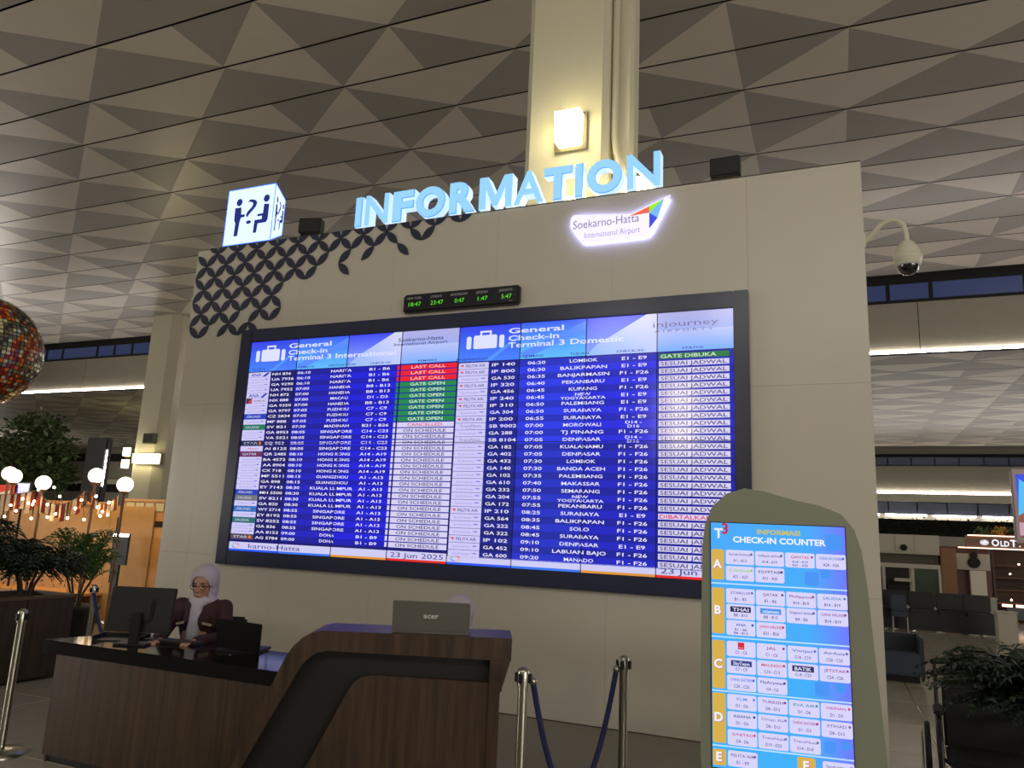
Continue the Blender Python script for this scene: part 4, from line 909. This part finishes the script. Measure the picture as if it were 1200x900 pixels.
for (x, z), l in zip(GP, GLB):
    t = thing('globe_lamp', 'white '+l, 'lamp', (x, 1.0+(.12 if x < -5.5 else 0), 0), 0, 'white globe lamps on poles')
    MB().sphere((0, 0, z), .108, 20, 14).build('globe', GL, t); MB().tube([(0, 0, 0), (0, 0, z-.1)], .02, 8).build('pole', POLE, t); MB().lathe([(.14, 0), (.14, .02), (.03, .04)], 16).build('base', POLE, t); MB().lathe([(.05, z-.13), (.06, z-.095)], 12).build('collar', POLE, t)
RED = mat('bunting_red', (140, 34, 22), .8); CRM = mat('bunting_cream', (240, 214, 172), .8); ORB = mat('bunting_orange', (226, 130, 40), .8)
def bunting(xa, za, xb, zb, sag, drop, sw, label, mats_=(RED, CRM)):
    t = thing('bunting', label, 'bunting', ((xa+xb)/2, .92, min(za, zb)-sag), 0, 'striped bunting swags'); b = MB(); n = max(4, int((xb-xa)/sw)); o = Vector(t.location)
    for k in range(n):
        vs = []
        for j in (0, 1):
            u = (k+j)/n; x_ = xa+(xb-xa)*u; zt = za+(zb-za)*u-sag*(1-(2*u-1)**2); off = .02*math.sin((k+j)*2.1)
            vs += [(x_, .92+off*.5, zt), (x_+.01, .92+off, zt-drop*(.85+.15*math.sin(k*1.7)))]
        b.add([Vector(v)-o for v in vs], [(0, 1, 3, 2)], k % 2)
    b.build('cloth', list(mats_), t); MB().tube([Vector((xa+(xb-xa)*k/12, .92, za+(zb-za)*k/12-sag*(1-(2*k/12-1)**2)+.005))-o for k in range(13)], .006, 5).build('cord', POLE, t)
bunting(-6.6, 1.94, -4.72, 1.93, .08, .32, .075, 'wide red and cream bunting swag at the left picture edge')
bunting(-4.66, 1.93, -3.66, 1.95, .2, .25, .07, 'red and cream bunting swag below the dark totem')
bunting(-4.1, 1.74, -3.6, 1.95, .02, .2, .075, 'short orange ribbon bunting rising to the tallest globe pole', (ORB, mat('bunting_dark', (70, 44, 24), .8)))
bunting(-3.56, 1.95, -2.97, 1.92, .16, .17, .04, 'fine-striped bunting swag next to the information wall', (mat('bunting_rust', (150, 60, 30), .8), CRM))
fs_ = thing('fairy_lights', 'string of small warm white bulbs along the bunting', 'string lights', (-4.2, .86, 1.7))
BUL = [(-4.74, 1.75), (-4.64, 1.73), (-4.62, 1.78), (-4.88, 1.81), (-5.12, 1.71), (-4.98, 1.63), (-5.22, 1.54), (-4.62, 1.53), (-4.32, 1.74), (-4.28, 1.56), (-4.12, 1.61), (-4.09, 1.86), (-3.86, 1.56), (-3.73, 1.7), (-3.63, 1.82), (-3.52, 1.55), (-3.35, 1.88), (-3.29, 1.73), (-3.21, 1.61), (-3.18, 1.67), (-3.07, 1.63), (-3.08, 1.8), (-4.57, 1.95), (-4.24, 1.99)]
bm_ = MB().sphere((0, 0, 0), .019, 10, 8).mesh('bulb', mat('bulb_warm', (255, 235, 200), .4, emit=14, ergb=(255, 226, 180)))
for x, z in BUL: link('bulb', bm_, fs_, (x+4.2, 0, z-1.7))
sb_ = sorted(BUL); MB().tube([(x+4.2, .012, z-1.7) for x, z in sb_], .004, 5).build('wire', BLACKM, fs_)
area('stall_fill', (-4.9, 1.2, 3.6), (-4.9, 1.9, .9), 3.2, .3, 70, (1, .80, .52))  # warm fill light added above the stall boards, no fixture
# red flag, till monitor, tree, totem
fg = thing('red_flag', 'small red flag with white lettering at the left edge', 'flag', (-6.4, 1.6, 0))
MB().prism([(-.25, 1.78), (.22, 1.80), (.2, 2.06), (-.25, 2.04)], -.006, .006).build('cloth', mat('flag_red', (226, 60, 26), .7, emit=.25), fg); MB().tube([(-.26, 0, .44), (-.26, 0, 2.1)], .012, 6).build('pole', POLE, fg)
s = SM(); s.text('SALE', 0, 1.87, .09, (255, 240, 220), 0, width=.3) if False else s.poly([(-.18, 1.86), (.1, 1.9), (.14, 1.96), (-.16, 1.92)], (255, 236, 210), 0); s.build('white_mark', fg, (0, -.008, 0), None, PRINT)
tv = thing('small_monitor', 'small blue-lit monitor above the bunting', 'monitor', (-6.03, 1.65, 0))
MB().box(-.17, .17, -.02, .02, 1.86, 2.1).build('shell', BLACKM, tv); MB().tube([(0, 0, .44), (0, 0, 1.86)], .02, 8).build('pole', BLACKM, tv)
s = SM(); s.rect(-.15, .15, 1.88, 2.08, (60, 70, 160), 0); [s.rect(-.13+.09*i, -.06+.09*i, 1.9+.06*j, 1.94+.06*j, (150, 160, 235), 1) for i in range(3) for j in range(3)]; s.build('screen', tv, (0, -.021, 0))
tr = thing('indoor_tree', 'leafy green indoor tree behind the globe lamps', 'tree', (-10.9, 5.0, 0))
leaf_cloud([((0, 0, 3.2), (1.0, .9, .55)), ((-.7, 0, 3.0), (.8, .7, .5)), ((.7, .1, 3.05), (.55, .5, .45)), ((.1, 0, 3.6), (.6, .6, .35)), ((.5, 0, 2.6), (.5, .5, .4)), ((-.4, 0, 2.5), (.6, .5, .4)), ((1.1, 0, 2.5), (.35, .4, .35))], 420, .17, 8).build('foliage', TREEL, tr)['kind'] = 'stuff'
MB().tube([(0, 0, 0), (.05, 0, 1.2), (-.03, 0, 2.4), (.05, 0, 3.3)], [.1, .085, .07, .03], 10).build('trunk', TRUNK, tr)
for a, z in ((.5, 2.0), (2.5, 2.1), (4.2, 2.3)): MB().tube([(0, 0, z), (.4*math.cos(a), .4*math.sin(a), z+.5), (.7*math.cos(a), .7*math.sin(a), z+.8)], [.05, .035, .015], 7).build('branch', TRUNK, tr)
tt = thing('totem_sign', 'tall dark totem sign with a lit right edge behind the stall', 'sign', (-12.55, 8.0, 0), .0)
Mt = Matrix.Rotation(-.0, 4, 'Y')
MB().bbox(-.42, .38, 0, .2, .0, 3.74, .03, M=Mt).build('panel', mat('totem_dark', (40, 34, 32), .4), tt); MB().box(.38, .395, .02, .05, 2.4, 3.4, M=Mt).build('light_edge', LEDW, tt); MB().box(-.6, .6, -.2, .4, 0, .05).build('base', DARK, tt)
pr = thing('hanging_screen', 'small bright projector screen left of the last globe lamp', 'screen', (-5.1, 4.0, 0))
MB().box(-.17, .17, -.02, .02, 2.02, 2.5).build('shell', BLACKM, pr); MB().tube([(0, .02, 0), (0, .02, 2.4)], .02, 6).build('pole', BLACKM, pr)
s = SM(); s.rect(-.15, .15, 2.05, 2.48, (170, 180, 240), 0, (210, 214, 255)); s.poly([(-.1, 2.05), (.1, 2.05), (.02, 2.2)], (70, 90, 220), 1); s.build('screen', pr, (0, -.021, 0))

# ------------------------------------------------------------------ far columns with lamps, left
def far_column(x, y, label, w=1.5):
    o = struct(MB().prism([(x-w/2, y), (x+w*.25, y), (x+w*.5, y+.3), (x+w*.5, y+1.4), (x-w/2, y+1.4)], 0, 10.9, 'z').build('trim_2', MATS['pillar_paint']), label)
    return o
far_column(-21.1, 17.2, 'distant pale column left of the information wall')
fl_ = thing('column_lamp', 'bright double lamp bar on the distant column', 'lamp', (-20.9, 17.2, 4.1))
MB().box(-.75, .75, -.1, 0, -.24, .24).build('back_plate', MATS['lamp_bronze'], fl_)
for k in (-.36, .36): MB().prism([(k-.32, -.2), (k+.32, -.2), (k+.34, .2), (k-.34, .2)], -.3, -.1).build('glass_box', WARM, fl_)
for z, l in ((4.40, 'upper of two box lamps left of the distant column'), (3.88, 'lower of two box lamps left of the distant column')):
    sconce((-22.2, 17.19, z), 0, l, 14, .9, 'box lamps on the distant column')
bx = thing('loudspeaker', 'grey box loudspeaker on the distant column above the lamp bar', 'loudspeaker', (-20.9, 17.2, 4.75))
MB().bbox(-.3, .3, -.25, 0, 0, .45, .02).build('cabinet', mat('speaker_grey', (96, 92, 80), .6), bx); MB().box(-.24, .24, -.262, -.25, .05, .4).build('grille', mat('grille_grey', (70, 68, 60), .8), bx)
for (x, y, l) in ((-30.5, 26, 'left'), (-33, 30, 'far')):
    t = thing('hanging_lamp', 'tall yellowish lamp cluster glowing on the '+('nearer' if l == 'left' else 'farther')+' column under the lower ceiling', 'lamp', (x, y, 0))
    MB().box(-.5, .5, 0, 1.0, 0, 8.1).build('column', MATS['pillar_paint'], t)
    for k in range(3): MB().box(-.2, .2, -.2, 0, 4.6+k*.9, 5.05+k*.9).build('glass_box', WARM, t)

# ------------------------------------------------------------------ right background: shops, benches
SH = mat('shop_white', (176, 170, 152), .5); SHB = mat('shop_brown', (92, 54, 34), .5, noise=.2, nscale=6); GLS = mat('shop_glass_green', (70, 82, 68), .12)
shp = thing('shop_unit', 'pale shop unit with glass front at the right, beside the wall edge', 'shop', (8.0, 16.0, 0))
MB().box(-1.2, .74, 0, 2.0, 1.56, 2.06).build('fascia', SH, shp)
for k in range(4): MB().box(-1.2+k*.46, -.78+k*.46, -.02, 0, 1.6, 2.02).build('fascia_panel', SH, shp)
MB().lathe([(.001, 0), (.085, 0), (.085, .02)], 18, Matrix.Translation((-.09, -.03, 1.72)) @ Matrix.Rotation(PI/2, 4, 'X')).build('round_vent', DARK, shp)
MB().box(-1.2, .7, .3, 1.9, 1.29, 1.56).build('soffit', mat('shop_soffit', (90, 82, 66), .6), shp)
MB().box(-1.2, .74, .0, .08, 1.2, 1.31).build('head_rail', SH, shp); MB().box(-1.2, .74, 0, .08, .15, .26).build('sill_rail', SH, shp)
for x in (-.62, .06, .68): MB().box(x, x+.06, 0, .08, .26, 1.2).build('mullion', SH, shp)
for x in (-1.2, -.55, .13): MB().box(x, x+.56, .03, .05, .26, 1.2).build('pane', GLS if x > 0 else mat('shop_glass_dark', (36, 36, 34), .1), shp)
MB().box(-.5, .0, -.05, .02, .35, .75).build('display_screen', DARK, shp); MB().box(-.35, .05, -.04, .0, .85, .93).build('shelf_sign', SH, shp)
MB().box(-1.2, .74, .0, 2.0, 0, .15).build('base', mat('shop_base', (70, 66, 58), .5), shp)
cf = thing('coffee_counter', 'brown coffee stand backdrop with a white panel, black clock and white counter', 'shop', (9.5, 16.0, 0))
MB().box(-.74, .38, .3, .8, 0, 1.8).build('back_wall', SHB, cf); MB().box(-.74, -.4, 0, .3, 0, 1.76).build('side_wall', mat('shop_wood', (128, 84, 50), .5, noise=.2, nscale=6), cf)
MB().box(-.38, .36, .1, .2, 1.23, 1.64).build('white_panel', SH, cf); MB().lathe([(.001, 0), (.14, 0), (.14, .04), (.12, .05)], 24, Matrix.Translation((.0, .06, 1.42)) @ Matrix.Rotation(PI/2, 4, 'X')).build('clock_disc', DARK, cf)
MB().lathe([(.001, 0), (.09, 0), (.09, .04)], 20, Matrix.Translation((.0, .06, 1.6)) @ Matrix.Rotation(PI/2, 4, 'X')).build('clock_top', DARK, cf)
MB().box(-.1, .25, .05, .29, .55, 1.22).build('white_column', mat('shop_bright', (206, 200, 180), .5), cf); MB().box(-.26, .38, -.3, .1, .0, .55).build('counter', mat('counter_white', (150, 150, 136), .4), cf); MB().box(-.28, .4, -.32, .12, .55, .58).build('counter_top', SH, cf)
sn = thing('shop_sign', 'brown lit shop sign with white letters OLDT and a round emblem', 'sign', (10.1, 15.9, 0))
MB().box(-.75, 1.6, 0, .2, 1.78, 2.10).build('sign_board', mat('sign_brown', (116, 88, 66), .5), sn)
LP = mat('led_pink', (255, 200, 170), .5, emit=3, ergb=(255, 206, 178))
MB().box(-.72, 1.6, -.03, 0, 2.09, 2.115).build('light_edge', LP, sn); MB().box(-.95, 1.6, -.03, 0, 1.775, 1.80).build('light_edge', LP, sn)
s = SM(); s.text('O', -.12, 1.855, .16, (240, 236, 255), 1, width=.17, bold=.03); s.text('LD', .085, 1.855, .125, (240, 236, 255), 1, width=.19, bold=.03); s.text('T', .27, 1.855, .16, (240, 236, 255), 1, width=.14, bold=.03); s.text('.', .4, 1.855, .16, (240, 236, 255), 1)
s.disc(-.36, 1.93, .10, .07, (210, 200, 220), 1); s.disc(-.36, 1.94, .055, .045, (240, 235, 250), 2); s.disc(-.39, 1.97, .02, .02, (150, 210, 90), 3); s.disc(-.33, 1.9, .02, .02, (230, 190, 110), 3)
s.build('sign_print', sn, (0, -.004, 0))
si = thing('shop_shelves', 'open shop shelves with small warm lights at the right edge', 'shelf', (10.4, 16.3, 0))
MB().box(-.4, 1.6, .6, .7, 0, 1.76).build('back_board', mat('shelf_back', (70, 48, 32), .6), si)
for z in (.42, .75, 1.05, 1.35): MB().box(-.4, 1.6, .2, .6, z, z+.035).build('shelf_board', SHB, si)
MB().box(-.44, -.4, .1, .7, 0, 1.76).build('upright', SHB, si)
r = random.Random(2)
for k in range(26): MB().sphere((r.uniform(-.4, 1.2), .25, r.choice((.5, .83, 1.13, 1.43))+r.uniform(-.02, .06)), .022, 8, 6).build('spot_bulb', MATS['bulb_warm'] if k % 3 == 0 else mat('jar_dark', (60, 50, 56), .3), si)
for k in range(6): MB().box(-.3+k*.3, -.08+k*.3, .05, .1, .36, .42).build('light_panel', LP, si)
MB().box(-.2, 1.6, .1, .2, .05, .36).build('counter_front', mat('dark_counter', (32, 36, 44), .4), si)
for k, (px, pz) in enumerate(((9.75, 2.1), (10.1, 2.1), (10.45, 2.1))):
    t = thing('sign_plant', ('leftmost', 'middle', 'rightmost')[k]+' of the small green plants on top of the shop sign', 'plant', (px, 16.02, 2.102), 0, 'plants on the shop sign')
    leaf_cloud([((0, 0, .12), (.2, .14, .11))], 110, .09, 40+k).build('foliage', BUSH if k != 1 else mat('yellow_leaf', (190, 150, 60), .6), t)['kind'] = 'stuff'
    MB().box(-.14, .14, -.06, .06, 0, .05).build('trough', SHB, t)
hd = thing('hedge', 'distant dark hedge band below the lowest light strip', 'hedge', (10, 45.6, 2.6))
MB().box(-14, 16, -.3, .3, .0, .95).build('core', mat('hedge_core', (16, 20, 14), .9), hd); leaf_cloud([((x, -.3, .55), (1.1, .25, .5)) for x in range(-13, 16, 2)], 140, .22, 77).build('foliage', mat('hedge_green', (26, 36, 22), .7, noise=.4, nscale=3), hd)['kind'] = 'stuff'
MB().box(-60, 16, -.4, .4, -2.6, 0).build('planter_wall', SH, hd)
bn = thing('waiting_bench', 'long black bench in front of the pale shop unit', 'bench', (8.2, 12.0, 0))
for k in range(4): MB().bbox(-1.05+k*.52, -.55+k*.52, -.25, .25, .36, .44, .02).build('seat', BLACKM, bn); MB().bbox(-1.05+k*.52, -.55+k*.52, .22, .28, .44, .78, .02).build('backrest', BLACKM, bn)
MB().box(-1.05, 1.03, -.03, .03, .28, .36).build('beam', BLACKM, bn); MB().box(-1.05, 1.03, -.24, -.2, .02, .36).build('front_skirt', BLACKM, bn)
for x in (-.8, 0, .8): MB().box(x-.03, x+.03, -.22, .22, 0, .3).build('leg', STEEL, bn)
BLUE = mat('blue_vinyl', (44, 56, 76), .5)
ch = thing('lounge_chair', 'dark blue boxy chair on the floor right of the information wall', 'chair', (7.02, 4.6, 0))
MB().bbox(-.3, .2, -.2, .25, .08, .36, .02).build('seat', BLUE, ch); MB().bbox(-.3, .2, .2, .32, .08, .56, .02).build('backrest', mat('navy_vinyl', (34, 40, 54), .5), ch); MB().bbox(.16, .22, -.2, .3, .08, .56, .015).build('side', MATS['navy_vinyl'], ch); MB().box(-.26, .16, -.16, .2, 0, .08).build('plinth', DARK, ch)
c2 = thing('lounge_chair', 'small blue-grey seat at the wall end of the black bench', 'chair', (7.4, 11.3, 0))
MB().bbox(-.12, .18, -.15, .15, .3, .4, .02).build('seat', BLUE, c2); MB().bbox(-.12, .18, .12, .17, .4, .72, .02).build('backrest', BLUE, c2)
for x in (-.1, .16): MB().box(x-.012, x+.012, -.13, .13, 0, .3).build('leg', STEEL, c2)
bo = thing('bollard', 'pale square bollard at the end of the black bench', 'bollard', (9.15, 10.4, 0))
MB().bbox(-.16, .16, -.16, .16, 0, .58, .01).build('post', SH, bo); MB().box(-.18, .18, -.18, .18, .58, .6).build('cap', SH, bo)
ds = thing('advert_totem', 'advertising screen totem in a pale frame at the right picture edge', 'display', (8.5, 3.0, 0), -.12)
MB().bbox(-.44, .5, -.04, .04, 1.76, 2.56, .02).build('frame', mat('pale_pink_frame', (190, 168, 176), .4), ds); MB().box(-.1, .1, -.03, .03, .0, 1.76).build('post', MATS['pale_pink_frame'], ds); MB().box(-.3, .3, -.2, .2, 0, .03).build('base', DARK, ds)
s = SM(); s.rect(-.39, .45, 2.12, 2.5, (70, 110, 235), 0, (60, 80, 220)); s.rect(-.39, .45, 1.82, 2.12, (120, 74, 60), 0, (150, 96, 80)); s.poly([(-.39, 2.05), (-.36, 2.45), (-.3, 2.4), (-.32, 2.1)], (90, 190, 240), 1); s.poly([(-.25, 1.9), (-.2, 2.3), (-.1, 2.28), (-.08, 1.9)], (90, 190, 240), 1); [s.rect(-.39+.1*k, -.32+.1*k, 1.84, 1.98, (196, 160, 176), 1) for k in range(8)]
s.build('screen', ds, (0, -.0405, 0))
